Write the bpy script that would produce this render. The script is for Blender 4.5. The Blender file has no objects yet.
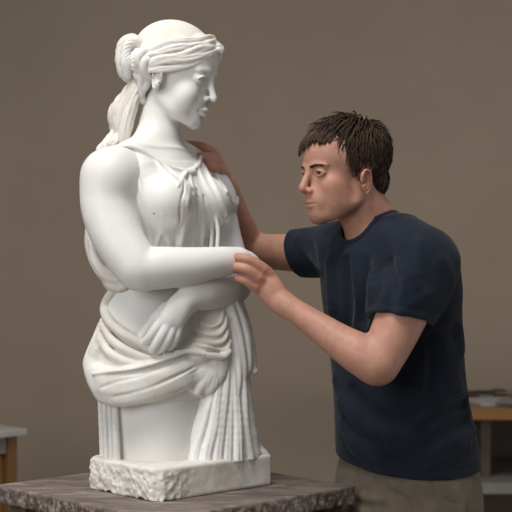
import bpy, math, random, time
import numpy as np
from mathutils import Vector, Matrix

random.seed(7)
np.random.seed(7)
VS = 1.22           # voxel scale for the sculpted meshes
scene = bpy.context.scene
COL = scene.collection

# ------------------------------------------------------------------ camera
CAM_D, CAM_Z, FPX, HOR = 3.0, 1.46, 1311.0, 270.0
cam_d = bpy.data.cameras.new('camera')
cam = bpy.data.objects.new('camera', cam_d)
COL.objects.link(cam)
cam.location = (0, -CAM_D, CAM_Z)
cam.rotation_euler = (math.radians(90), 0, 0)
cam_d.sensor_width = 36
cam_d.lens = FPX / 512 * 36
cam_d.shift_y = (HOR - 256) / 512
cam_d.clip_start = 0.05
cam_d.dof.use_dof = True
cam_d.dof.focus_distance = 2.93
cam_d.dof.aperture_fstop = 5.0
scene.camera = cam

# ------------------------------------------------------------------ world, lights, exposure
world = bpy.data.worlds.new('room_light')
scene.world = world
world.use_nodes = True
bgn = world.node_tree.nodes['Background']
bgn.inputs['Color'].default_value = (0.95, 0.97, 1.0, 1)
bgn.inputs['Strength'].default_value = 0.24

def area(name, loc, target, size, power, color, size_y=None):
    l = bpy.data.lights.new(name, 'AREA')
    l.shape = 'RECTANGLE'
    l.size = size
    l.size_y = size_y or size
    l.energy = power
    l.color = color
    o = bpy.data.objects.new(name, l)
    COL.objects.link(o)
    o.location = loc
    o.rotation_euler = (Vector(target) - Vector(loc)).to_track_quat('-Z', 'Y').to_euler()
    return o

sky = area('skylight_panel', (-0.8, -1.5, 4.9), (-0.05, 0.0, 1.1), 1.8, 46, (1.0, 0.985, 0.95))
sky.data.spread = math.radians(105)
area('window_light', (-2.5, -3.5, 2.4), (0.0, 0.2, 1.2), 2.0, 70, (0.98, 0.99, 1.0))
area('wall_fill', (3.9, 0.6, 0.8), (1.2, 3.1, 0.4), 1.4, 46, (1.0, 0.97, 0.95))  # added fill lamp, no real window: lifts the lower right of the back wall

scene.view_settings.view_transform = 'Standard'
scene.view_settings.look = 'None'
scene.view_settings.exposure = 0.0
scene.view_settings.gamma = 1.0
scene.view_settings.use_curve_mapping = False

# ------------------------------------------------------------------ units: a photo position (px, py) at depth d (toward the camera), in 1/437 m
U = 437.0
def T(px, py, d=0.0):
    D = CAM_D - d / U
    return np.array([(px - 256.0) / FPX * D, -d / U, CAM_Z + (HOR - py) / FPX * D])
def RW(r, d=0.0):
    return r / U * (CAM_D - d / U) / CAM_D

# ------------------------------------------------------------------ signed-distance sculpting kit
class Prim:
    __slots__ = ('c', 'r', 'f', 'lb')
    def __init__(self, c, r, f, lb=None):
        self.lb = lb
        self.c = None if c is None else np.asarray(c, float)
        self.r = r
        self.f = f

def smin(a, b, k):
    if k <= 1e-7:
        return np.minimum(a, b)
    h = np.maximum(k - np.abs(a - b), 0.0) / k
    return np.minimum(a, b) - h * h * k * 0.25

def smax(a, b, k):
    return -smin(-a, -b, k)

def select(ops, bc, br):
    out = []
    m = 0.0
    ms = []
    for typ, k, pr in reversed(ops):
        m = max(m, k)
        ms.append(m)
    for op, k in zip(ops, reversed(ms)):
        typ, _, pr = op
        if pr.c is not None:
            if np.linalg.norm(bc - pr.c) > pr.r + br + k + 0.002 or (pr.lb is not None and pr.lb(bc) > br + k + 0.002):
                if typ == 'i':
                    out.append(('far', 0, None))
                continue
        out.append(op)
    return out

def ev(ops, p, bc, br, sel=True):
    if sel:
        ops = select(ops, bc, br)
    d = np.full(len(p), 9.0)
    for typ, k, pr in ops:
        if typ == 'd':
            d = d + pr.f(p)
        elif typ == 'far':
            d = np.full(len(p), 9.0)
        else:
            v = pr.f(p)
            if typ == 'u':
                d = smin(d, v, k)
            elif typ == 's':
                d = smax(d, -v, k)
            else:
                d = smax(d, v, k)
    return d

def sphere(c, r):
    c = np.asarray(c, float)
    return Prim(c, r, lambda p: np.linalg.norm(p - c, axis=1) - r)

def rotm(rx=0, ry=0, rz=0):
    return np.array(Matrix.Rotation(math.radians(rz), 3, 'Z') @ Matrix.Rotation(math.radians(ry), 3, 'Y') @ Matrix.Rotation(math.radians(rx), 3, 'X'))

def ell(c, r, R=None):
    c = np.asarray(c, float)
    r = np.asarray(r, float)
    def f(p):
        q = p - c
        if R is not None:
            q = q @ R
        k0 = np.linalg.norm(q / r, axis=1)
        k1 = np.linalg.norm(q / (r * r), axis=1) + 1e-9
        return k0 * (k0 - 1.0) / k1
    return Prim(c, float(r.max()), f)

def rbox(c, h, R=None, rad=0.005):
    c = np.asarray(c, float)
    h = np.asarray(h, float) - rad
    def f(p):
        q = p - c
        if R is not None:
            q = q @ R
        q = np.abs(q) - h
        return np.linalg.norm(np.maximum(q, 0), axis=1) + np.minimum(q.max(axis=1), 0) - rad
    return Prim(c, float(np.linalg.norm(h)) + rad, f)

def halfspace(pt, n):
    pt = np.asarray(pt, float)
    n = np.asarray(n, float)
    n = n / np.linalg.norm(n)
    return Prim(None, 0, lambda p: (p - pt) @ n)

def catmull(P, n=6):
    P = np.asarray(P, float)
    if len(P) < 3:
        return P
    Q = np.vstack([2 * P[0] - P[1], P, 2 * P[-1] - P[-2]])
    out = []
    for i in range(1, len(Q) - 2):
        a, b, c, d = Q[i - 1], Q[i], Q[i + 1], Q[i + 2]
        for t in np.linspace(0, 1, n, endpoint=False):
            out.append(0.5 * ((2 * b) + (c - a) * t + (2 * a - 5 * b + 4 * c - d) * t * t + (3 * b - a - 3 * c + d) * t ** 3))
    out.append(P[-1])
    return np.array(out)

def chain(pts, n=1, flat=None, ratio=1.0):
    """tube through (x,y,z,r) points; n>1 smooths it; flat = axis along which it is squashed by ratio"""
    P = np.asarray(pts, float)
    if n > 1:
        P = catmull(P, n)
    C = P[:, :3].mean(axis=0)
    R = float((np.linalg.norm(P[:, :3] - C, axis=1) + P[:, 3]).max())
    if flat is not None:
        fl = np.asarray(flat, float)
        fl = fl / np.linalg.norm(fl)
    A_, B_, RA, RB = P[:-1, :3], P[1:, :3], P[:-1, 3], P[1:, 3]
    AB = B_ - A_
    LL = (AB * AB).sum(axis=1) + 1e-12
    RM = np.maximum(RA, RB)
    ks = min(0.0025, 0.3 * float(P[:, 3].min())) if n > 1 else 0.0
    def segd(c):
        q = c - A_
        t = np.clip((q * AB).sum(axis=1) / LL, 0, 1)
        return np.linalg.norm(q - t[:, None] * AB, axis=1)
    def lb(c):
        return float((segd(c) - RM).min())
    def f(p):
        best = None
        c = (p.min(axis=0) + p.max(axis=0)) * 0.5
        br = float(np.linalg.norm(p.max(axis=0) - p.min(axis=0))) * 0.5
        if len(P) > 2:
            sd = segd(c)
            g = 2.0 * br + ks if flat is None else (2.0 * br + RM.max()) / max(ratio, 0.5)
            keep = np.nonzero(sd - RM <= (sd - np.minimum(RA, RB)).min() + g)[0]
        else:
            keep = [0]
        for i in keep:
            a, ab, L2 = A_[i], AB[i], LL[i]
            q = p - a
            t = np.clip((q @ ab) / L2, 0, 1)
            v = q - t[:, None] * ab
            if flat is not None:
                s = v @ fl
                v = v + (s * (1.0 / ratio - 1.0))[:, None] * fl
            rr = RA[i] + t * (RB[i] - RA[i])
            l = np.sqrt(np.einsum('ij,ij->i', v, v))
            d = (l - rr) * max(ratio, 0.5) if flat is not None else l - rr
            best = d if best is None else smin(best, d, ks)
        return best
    return Prim(C, R, f, lb)

def pc(pts, n=8, flat=None, ratio=1.0):
    """tube given in photo units (px, py, depth, radius)"""
    Q = []
    for q in pts:
        w = T(q[0], q[1], q[2])
        Q.append((w[0], w[1], w[2], RW(q[3], q[2])))
    return chain(Q, n, flat, ratio)

def ps(px, py, d, r):
    return sphere(T(px, py, d), RW(r, d))

def pe(px, py, d, r, R=None):
    """ellipsoid in photo units; radii (across, depth, up)"""
    return ell(T(px, py, d), np.array(r, float) / U, R)

def loft(rings, ang, disp=None, cap=0.004, sq=2.0):
    """upright stack of ellipses: (px, py, d, a, b) in photo units, a along ang, b square to it"""
    rows = []
    for q in rings:
        w = T(q[0], q[1], q[2])
        rows.append((w[2], w[0], w[1], q[3] / U, q[4] / U))
    rows = catmull(rows, 6)
    rows = rows[np.argsort(rows[:, 0])]
    Z = rows[:, 0]
    ca, sa = math.cos(ang), math.sin(ang)
    C = np.array([rows[:, 1].mean(), rows[:, 2].mean(), (Z[0] + Z[-1]) / 2])
    R = float(np.hypot((Z[-1] - Z[0]) / 2, np.hypot(rows[:, 1] - C[0], rows[:, 2] - C[1]).max() + rows[:, 3:5].max())) + 0.02
    zc, hz = (Z[0] + Z[-1]) / 2, (Z[-1] - Z[0]) / 2
    def f(p):
        z = p[:, 2]
        x = p[:, 0] - np.interp(z, Z, rows[:, 1])
        y = p[:, 1] - np.interp(z, Z, rows[:, 2])
        a = np.interp(z, Z, rows[:, 3])
        b = np.interp(z, Z, rows[:, 4])
        u = x * ca + y * sa
        v = -x * sa + y * ca
        l = np.hypot(u, v) + 1e-9
        if sq == 2.0:
            rho = np.hypot(u / a, v / b) + 1e-9
        else:
            rho = (np.abs(u / a) ** sq + np.abs(v / b) ** sq) ** (1 / sq) + 1e-9
        Rr = l / rho
        if disp is not None:
            Rr = Rr + disp(np.arctan2(v, u), z, p)
        d = (l - Rr) * 0.92
        return smax(d, np.abs(z - zc) - hz, cap)
    return Prim(C, R, f)

def sub(ops, o, R, s):
    """a set of ops in its own frame: local = R^T (p - o) / s"""
    o = np.asarray(o, float)
    R = np.asarray(R, float)
    cs = np.array([q[2].c for q in ops if q[2].c is not None and q[0] == 'u'])
    rs = np.array([q[2].r for q in ops if q[2].c is not None and q[0] == 'u'])
    c = cs.mean(axis=0)
    r = float((np.linalg.norm(cs - c, axis=1) + rs).max())
    def f(p):
        q = ((p - o) @ R) / s
        m = q.mean(axis=0)
        br = float(np.linalg.norm(q - m, axis=1).max()) + 0.04 / s
        return ev(ops, q, m, br) * s
    return Prim(R @ (c * s) + o, r * s, f)

# ---- value noise
_perm = np.random.RandomState(3).rand(64 ** 3)
def vnoise(p, sc):
    q = np.asarray(p) * sc
    i = np.floor(q).astype(np.int64)
    f = q - i
    f = f * f * (3 - 2 * f)
    r = 0
    for dx in (0, 1):
        for dy in (0, 1):
            for dz in (0, 1):
                k = ((i[:, 0] + dx) & 63) * 4096 + ((i[:, 1] + dy) & 63) * 64 + ((i[:, 2] + dz) & 63)
                w = (f[:, 0] if dx else 1 - f[:, 0]) * (f[:, 1] if dy else 1 - f[:, 1]) * (f[:, 2] if dz else 1 - f[:, 2])
                r = r + _perm[k] * w
    return r * 2 - 1

def fnoise(p, sc, o=3):
    r, a = 0, 1.0
    for k in range(o):
        r = r + vnoise(p + 7.3 * k, sc * 2 ** k) * a
        a *= 0.5
    return r

# ---- sparse surface nets
def polygonise(ops, h, lo=None, hi=None):
    h = h * VS
    B = 10
    if lo is None:
        los, his = [], []
        for typ, k, pr in ops:
            if typ == 'u' and pr.c is not None:
                los.append(pr.c - pr.r)
                his.append(pr.c + pr.r)
        lo, hi = np.min(los, axis=0) - 0.01, np.max(his, axis=0) + 0.01
    W = B * h
    b0 = np.floor(np.asarray(lo) / W).astype(int)
    b1 = np.ceil(np.asarray(hi) / W).astype(int)
    g = np.stack(np.meshgrid(*[np.arange(b0[i], b1[i]) for i in range(3)], indexing='ij'), -1).reshape(-1, 3)
    cen = (g + 0.5) * W
    hd = W * 0.5 * math.sqrt(3)
    big = np.zeros(len(cen), bool)
    ch = 400
    for s in range(0, len(cen), ch):
        c = cen[s:s + ch]
        m = c.mean(axis=0)
        d = ev(ops, c, m, float(np.linalg.norm(c - m, axis=1).max()) + hd * 2)
        big[s:s + ch] = np.abs(d) < hd * 1.55 + 0.004
    g = g[big]
    n1 = B + 1
    L = np.stack(np.meshgrid(np.arange(n1), np.arange(n1), np.arange(n1), indexing='ij'), -1).reshape(-1, 3)
    OFF = np.int64(4096)
    def key(c):
        return ((c[:, 0] + OFF) << 26) + ((c[:, 1] + OFF) << 13) + (c[:, 2] + OFF)
    corners = [(0, 0, 0), (1, 0, 0), (0, 1, 0), (1, 1, 0), (0, 0, 1), (1, 0, 1), (0, 1, 1), (1, 1, 1)]
    edges = [(a, b) for a in range(8) for b in range(a + 1, 8) if bin(a ^ b).count('1') == 1]
    def work(bk):
        base = bk * B
        p = (L + base) * h
        c = (bk + 0.5) * W
        so = select(ops, c, hd)
        if not so:
            return None
        v = ev(so, p, c, hd, False)
        if v.min() > 0 or v.max() < 0:
            return None
        v = v.reshape(n1, n1, n1)
        s = v < 0
        cv = [v[x:x + B, y:y + B, z:z + B] for x, y, z in corners]
        cs = [s[x:x + B, y:y + B, z:z + B] for x, y, z in corners]
        cnt = sum(q.astype(np.int8) for q in cs)
        act = np.nonzero((cnt > 0) & (cnt < 8))
        if len(act[0]) == 0:
            return None
        ci = np.stack(act, -1)
        vals = [q[act] for q in cv]
        acc = np.zeros((len(ci), 3))
        num = np.zeros(len(ci))
        for a, b in edges:
            va, vb = vals[a], vals[b]
            m = (va < 0) != (vb < 0)
            t = np.where(m, va / np.where(m, va - vb, 1), 0)
            pa, pb = np.array(corners[a], float), np.array(corners[b], float)
            acc += (pa + t[:, None] * (pb - pa)) * m[:, None]
            num += m
        vp = (ci + base + acc / num[:, None]) * h
        e = h * 0.5
        for it in range(1):
            d0 = ev(so, vp, c, hd, False)
            gr = np.empty((len(vp), 3))
            for ax in range(3):
                q = vp.copy()
                q[:, ax] += e
                gr[:, ax] = (ev(so, q, c, hd, False) - d0) / e
            st = d0 / np.maximum((gr * gr).sum(axis=1), 0.25)
            st = np.clip(st, -0.45 * h, 0.45 * h)
            vn = vp - st[:, None] * gr
            better = np.abs(ev(so, vn, c, hd, False)) < np.abs(d0)
            vp = np.where(better[:, None], vn, vp)
        quads = []
        for ax in range(3):
            sl = [slice(0, B)] * 3
            s0 = s[tuple(sl)]
            sl2 = list(sl)
            sl2[ax] = slice(1, B + 1)
            s1 = s[tuple(sl2)]
            m = np.nonzero(s0 != s1)
            if len(m[0]) == 0:
                continue
            q = np.stack(m, -1) + base
            u, w = [(1, 2), (2, 0), (0, 1)][ax]
            eu = np.zeros(3, int); eu[u] = 1
            ew = np.zeros(3, int); ew[w] = 1
            k4 = np.stack([key(q - eu - ew), key(q - ew), key(q), key(q - eu)], -1)
            fl = ~s0[m]
            k4[fl] = k4[fl][:, ::-1]
            quads.append(k4)
        return key(ci + base), vp, (np.concatenate(quads) if quads else np.zeros((0, 4), np.int64))
    res = [r for r in map(work, g) if r is not None]
    K = np.concatenate([r[0] for r in res])
    V = np.concatenate([r[1] for r in res])
    Q = np.concatenate([r[2] for r in res])
    o = np.argsort(K)
    K, V = K[o], V[o]
    ix = np.searchsorted(K, Q)
    ix = np.clip(ix, 0, len(K) - 1)
    ok = (K[ix] == Q).all(axis=1)
    return V, ix[ok]

def mesh_from(name, V, F, mat, parent=None, smooth=True):
    me = bpy.data.meshes.new(name)
    n = len(F)
    me.vertices.add(len(V))
    me.vertices.foreach_set('co', np.asarray(V, np.float32).ravel())
    me.loops.add(n * 4)
    me.loops.foreach_set('vertex_index', np.asarray(F, np.int32).ravel())
    me.polygons.add(n)
    me.polygons.foreach_set('loop_start', np.arange(0, n * 4, 4, dtype=np.int32))
    me.polygons.foreach_set('use_smooth', np.full(n, smooth))
    me.update(calc_edges=True)
    me.validate()
    me.materials.append(mat)
    o = bpy.data.objects.new(name, me)
    COL.objects.link(o)
    if parent is not None:
        o.parent = parent
        o.matrix_parent_inverse = Matrix.Translation(parent.location).inverted()
    return o

T0 = time.time()
def sculpt(name, ops, h, mat, parent=None):
    V, F = polygonise(ops, h)
    o = mesh_from(name, V, F, mat, parent)
    print('SCULPT', name, len(V), round(time.time() - T0, 1))
    return o

def vcol(o, name, fn):
    me = o.data
    n = len(me.vertices)
    co = np.empty(n * 3, np.float32)
    me.vertices.foreach_get('co', co)
    c = fn(co.reshape(-1, 3).astype(float))
    at = me.color_attributes.new(name, 'FLOAT_COLOR', 'POINT')
    at.data.foreach_set('color', np.concatenate([c, np.ones((n, 1))], 1).astype(np.float32).ravel())

def empty(name, loc):
    o = bpy.data.objects.new(name, None)
    COL.objects.link(o)
    o.location = loc
    o.empty_display_size = 0.1
    return o

def tag(o, label, cat, group=None):
    o['label'] = label
    o['category'] = cat
    if group:
        o['group'] = group
    return o

def pymesh(name, verts, faces, mat, parent=None, smooth=False):
    me = bpy.data.meshes.new(name)
    me.from_pydata([tuple(v) for v in verts], [], faces)
    me.update()
    if smooth:
        me.polygons.foreach_set('use_smooth', [True] * len(me.polygons))
    me.materials.append(mat)
    o = bpy.data.objects.new(name, me)
    COL.objects.link(o)
    if parent is not None:
        o.parent = parent
        o.matrix_parent_inverse = Matrix.Translation(parent.location).inverted()
    return o

def bevel(o, w, s=2):
    m = o.modifiers.new('bevel', 'BEVEL')
    m.width = w
    m.segments = s
    m.limit_method = 'ANGLE'
    return o

def boxm(name, c, h, mat, parent=None, rz=0.0, bev=0.0):
    ca, sa = math.cos(rz), math.sin(rz)
    V = []
    for z in (-1, 1):
        for x, y in ((-1, -1), (1, -1), (1, 1), (-1, 1)):
            a, b = x * h[0], y * h[1]
            V.append((c[0] + a * ca - b * sa, c[1] + a * sa + b * ca, c[2] + z * h[2]))
    F = [(3, 2, 1, 0), (4, 5, 6, 7), (0, 1, 5, 4), (1, 2, 6, 5), (2, 3, 7, 6), (3, 0, 4, 7)]
    o = pymesh(name, V, F, mat, parent)
    if bev:
        bevel(o, bev)
    return o

# ------------------------------------------------------------------ materials
def nodemat(name):
    m = bpy.data.materials.new(name)
    m.use_nodes = True
    nt = m.node_tree
    b = nt.nodes['Principled BSDF']
    return m, nt, b

def N(nt, kind, **kw):
    n = nt.nodes.new(kind)
    for k, v in kw.items():
        if k.startswith('i_'):
            n.inputs[k[2:].replace('_', ' ')].default_value = v
        else:
            setattr(n, k, v)
    return n

def simple(name, c1, c2, scale, rough=0.6, bump=0.1, bscale=None, detail=5, stretch=None, dist=0.004, lo=0.35, hi=0.65, spec=0.4):
    m, nt, b = nodemat(name)
    L = nt.links
    tc = N(nt, 'ShaderNodeTexCoord')
    src = tc.outputs['Object']
    if stretch:
        mp = N(nt, 'ShaderNodeMapping')
        mp.inputs['Scale'].default_value = stretch
        L.new(src, mp.inputs['Vector'])
        src = mp.outputs['Vector']
    n = N(nt, 'ShaderNodeTexNoise', i_Scale=scale, i_Detail=detail, i_Roughness=0.6)
    L.new(src, n.inputs['Vector'])
    r = N(nt, 'ShaderNodeValToRGB')
    r.color_ramp.elements[0].position = lo
    r.color_ramp.elements[1].position = hi
    r.color_ramp.elements[0].color = (*c1, 1)
    r.color_ramp.elements[1].color = (*c2, 1)
    L.new(n.outputs['Fac'], r.inputs['Fac'])
    L.new(r.outputs['Color'], b.inputs['Base Color'])
    b.inputs['Roughness'].default_value = rough
    b.inputs['Specular IOR Level'].default_value = spec
    if bump:
        n2 = N(nt, 'ShaderNodeTexNoise', i_Scale=bscale or scale * 3, i_Detail=6.0, i_Roughness=0.6)
        L.new(src, n2.inputs['Vector'])
        bp = N(nt, 'ShaderNodeBump', i_Strength=bump, i_Distance=dist)
        L.new(n2.outputs['Fac'], bp.inputs['Height'])
        L.new(bp.outputs['Normal'], b.inputs['Normal'])
    return m

M = {}
M['wall'] = simple('painted_plaster_wall', (0.285, 0.224, 0.171), (0.308, 0.243, 0.187), 1.3, 0.9, 0.05, 60, spec=0.2)
M['floor'] = simple('grey_concrete_floor', (0.16, 0.14, 0.12), (0.22, 0.20, 0.17), 2.0, 0.7, 0.1, 30)
M['marble'] = simple('white_marble', (0.79, 0.765, 0.725), (0.84, 0.825, 0.80), 9.0, 0.47, 0.10, 260, dist=0.0012, lo=0.3, hi=0.6, spec=0.35)
M['marble_dirty'] = simple('white_marble_with_warm_stains', (0.70, 0.635, 0.55), (0.81, 0.785, 0.745), 11.0, 0.6, 0.16, 220, dist=0.0015, lo=0.3, hi=0.62, spec=0.3)
M['rough_marble'] = simple('rough_hewn_marble', (0.62, 0.56, 0.48), (0.78, 0.75, 0.70), 16.0, 0.75, 0.35, 110, dist=0.003, lo=0.3, hi=0.6, spec=0.25)
for k in ('marble', 'marble_dirty'):
    b = M[k].node_tree.nodes['Principled BSDF']
    b.inputs['Subsurface Weight'].default_value = 0.25
    b.inputs['Subsurface Radius'].default_value = (0.9, 0.75, 0.6)
    b.inputs['Subsurface Scale'].default_value = 0.006
M['wood'] = simple('orange_brown_wood', (0.10, 0.040, 0.010), (0.20, 0.085, 0.022), 5, 0.55, 0.1, 30, stretch=(1, 1, 0.15))
M['woodtop'] = simple('honey_wood_edge', (0.19, 0.088, 0.026), (0.26, 0.125, 0.042), 6, 0.5, 0.1, 30, stretch=(0.2, 1, 1))
M['darkwood'] = simple('dark_brown_wood', (0.06, 0.042, 0.03), (0.10, 0.072, 0.052), 5, 0.6, 0.1, 30, stretch=(1, 1, 0.2))
M['standwood'] = simple('weathered_brown_wood', (0.06, 0.042, 0.025), (0.13, 0.09, 0.055), 9, 0.8, 0.3, 40, stretch=(1, 1, 0.15))
M['greytop'] = simple('pale_grey_laminate', (0.30, 0.28, 0.25), (0.36, 0.34, 0.30), 8, 0.5, 0.05, 40)
M['greyshelf'] = simple('grey_shelf_board', (0.16, 0.15, 0.14), (0.20, 0.19, 0.175), 8, 0.6, 0.05, 40)
M['greypaint'] = simple('grey_painted_wood', (0.16, 0.145, 0.14), (0.20, 0.18, 0.17), 8, 0.6, 0.05, 40)
# ------------------------------------------------------------------ the setting
def struct(o):
    o['kind'] = 'structure'
    return o
WY = 3.1
struct(boxm('floor', (0, 0, -0.05), (4.2, 5.2, 0.05), M['floor']))
struct(boxm('wall_back', (0, WY + 0.05, 1.7), (4.2, 0.05, 1.7), M['wall']))
struct(boxm('wall_right', (4.15, -0.9, 1.7), (0.05, 4.0, 1.7), M['wall']))
struct(boxm('wall_left', (-4.15, -0.9, 1.7), (0.05, 4.0, 1.7), M['wall']))
struct(boxm('baseboard_back', (0, WY - 0.008, 0.05), (4.1, 0.008, 0.05), M['greypaint']))
# ------------------------------------------------------------------ sculpting stand under the statue
TOPZ = 0.968
SC = np.array([-0.183, 0.0])
ANG = math.radians(44)
ca, sa = math.cos(ANG), math.sin(ANG)

def stone_mat():
    m, nt, b = nodemat('veined_brown_grey_stone')
    L = nt.links
    tc = N(nt, 'ShaderNodeTexCoord')
    mp = N(nt, 'ShaderNodeMapping')
    mp.inputs['Rotation'].default_value = (0, 0, math.radians(-12))
    mp.inputs['Scale'].default_value = (1.0, 3.2, 2.0)
    L.new(tc.outputs['Object'], mp.inputs['Vector'])
    n1 = N(nt, 'ShaderNodeTexNoise', i_Scale=7.0, i_Detail=9.0, i_Roughness=0.68, i_Distortion=0.9)
    L.new(mp.outputs['Vector'], n1.inputs['Vector'])
    r = N(nt, 'ShaderNodeValToRGB')
    e = r.color_ramp.elements
    e[0].position, e[0].color = 0.34, (0.085, 0.067, 0.059, 1)
    e[1].position, e[1].color = 0.70, (0.42, 0.365, 0.315, 1)
    q = e.new(0.47); q.color = (0.155, 0.122, 0.106, 1)
    q = e.new(0.58); q.color = (0.23, 0.18, 0.152, 1)
    L.new(n1.outputs['Fac'], r.inputs['Fac'])
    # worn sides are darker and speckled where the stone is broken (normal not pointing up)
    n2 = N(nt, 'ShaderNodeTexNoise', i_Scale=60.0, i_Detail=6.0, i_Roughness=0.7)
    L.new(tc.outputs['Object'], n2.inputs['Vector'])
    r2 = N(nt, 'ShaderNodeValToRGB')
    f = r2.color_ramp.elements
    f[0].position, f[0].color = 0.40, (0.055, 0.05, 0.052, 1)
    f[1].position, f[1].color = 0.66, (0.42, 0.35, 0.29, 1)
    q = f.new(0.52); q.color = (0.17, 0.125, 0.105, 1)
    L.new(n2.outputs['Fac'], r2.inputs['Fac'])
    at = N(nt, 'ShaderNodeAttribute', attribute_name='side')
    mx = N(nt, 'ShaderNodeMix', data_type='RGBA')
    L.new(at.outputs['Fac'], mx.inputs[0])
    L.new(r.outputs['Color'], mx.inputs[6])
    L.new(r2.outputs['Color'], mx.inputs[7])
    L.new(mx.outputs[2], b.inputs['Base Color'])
    b.inputs['Roughness'].default_value = 0.62
    n3 = N(nt, 'ShaderNodeTexNoise', i_Scale=140.0, i_Detail=5.0)
    L.new(tc.outputs['Object'], n3.inputs['Vector'])
    bp = N(nt, 'ShaderNodeBump', i_Strength=0.35, i_Distance=0.002)
    L.new(n3.outputs['Fac'], bp.inputs['Height'])
    L.new(bp.outputs['Normal'], b.inputs['Normal'])
    return m
M['stone'] = stone_mat()
Rst = np.array([[ca, -sa, 0], [sa, ca, 0], [0, 0, 1]])
stand = tag(empty('sculpture_stand', (SC[0], SC[1], 0)), 'square wooden stand with a thick worn brown stone top carrying the white statue', 'stand')
SH = 0.292
slab = [('u', 0, rbox((SC[0], SC[1], TOPZ - 0.021), (SH, SH, 0.021), Rst, 0.004)),
        ('d', 0, Prim(None, 0, lambda p: 0.0028 * fnoise(p, 45, 3) * np.clip((TOPZ - 0.001 - p[:, 2]) / 0.005, 0.0, 1) + 0.004 * np.clip(fnoise(p, 18, 2) - 0.35, 0, 1) * np.clip((TOPZ + 0.001 - p[:, 2]) / 0.008, 0, 1)))]
so = sculpt('stone_top', slab, 0.004, M['stone'], stand)
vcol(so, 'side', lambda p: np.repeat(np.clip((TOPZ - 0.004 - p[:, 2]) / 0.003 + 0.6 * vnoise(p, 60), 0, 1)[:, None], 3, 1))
def sloc(a, b):
    return SC + np.array([a * ca - b * sa, a * sa + b * ca])
for a, b, hx, hy in ((0, -0.245, 0.235, 0.012), (0, 0.245, 0.235, 0.012), (-0.245, 0, 0.012, 0.235), (0.245, 0, 0.012, 0.235)):
    q = sloc(a, b)
    boxm('apron', (q[0], q[1], TOPZ - 0.042 - 0.045), (hx, hy, 0.045), M['standwood'], stand, ANG, 0.003)
for a in (-1, 1):
    for b in (-1, 1):
        q = sloc(a * 0.24, b * 0.24)
        boxm('leg', (q[0], q[1], (TOPZ - 0.042) / 2), (0.03, 0.03, (TOPZ - 0.042) / 2), M['standwood'], stand, ANG, 0.004)
q = sloc(0, 0)
boxm('lower_shelf', (q[0], q[1], 0.26), (0.235, 0.235, 0.012), M['standwood'], stand, ANG, 0.003)
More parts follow.
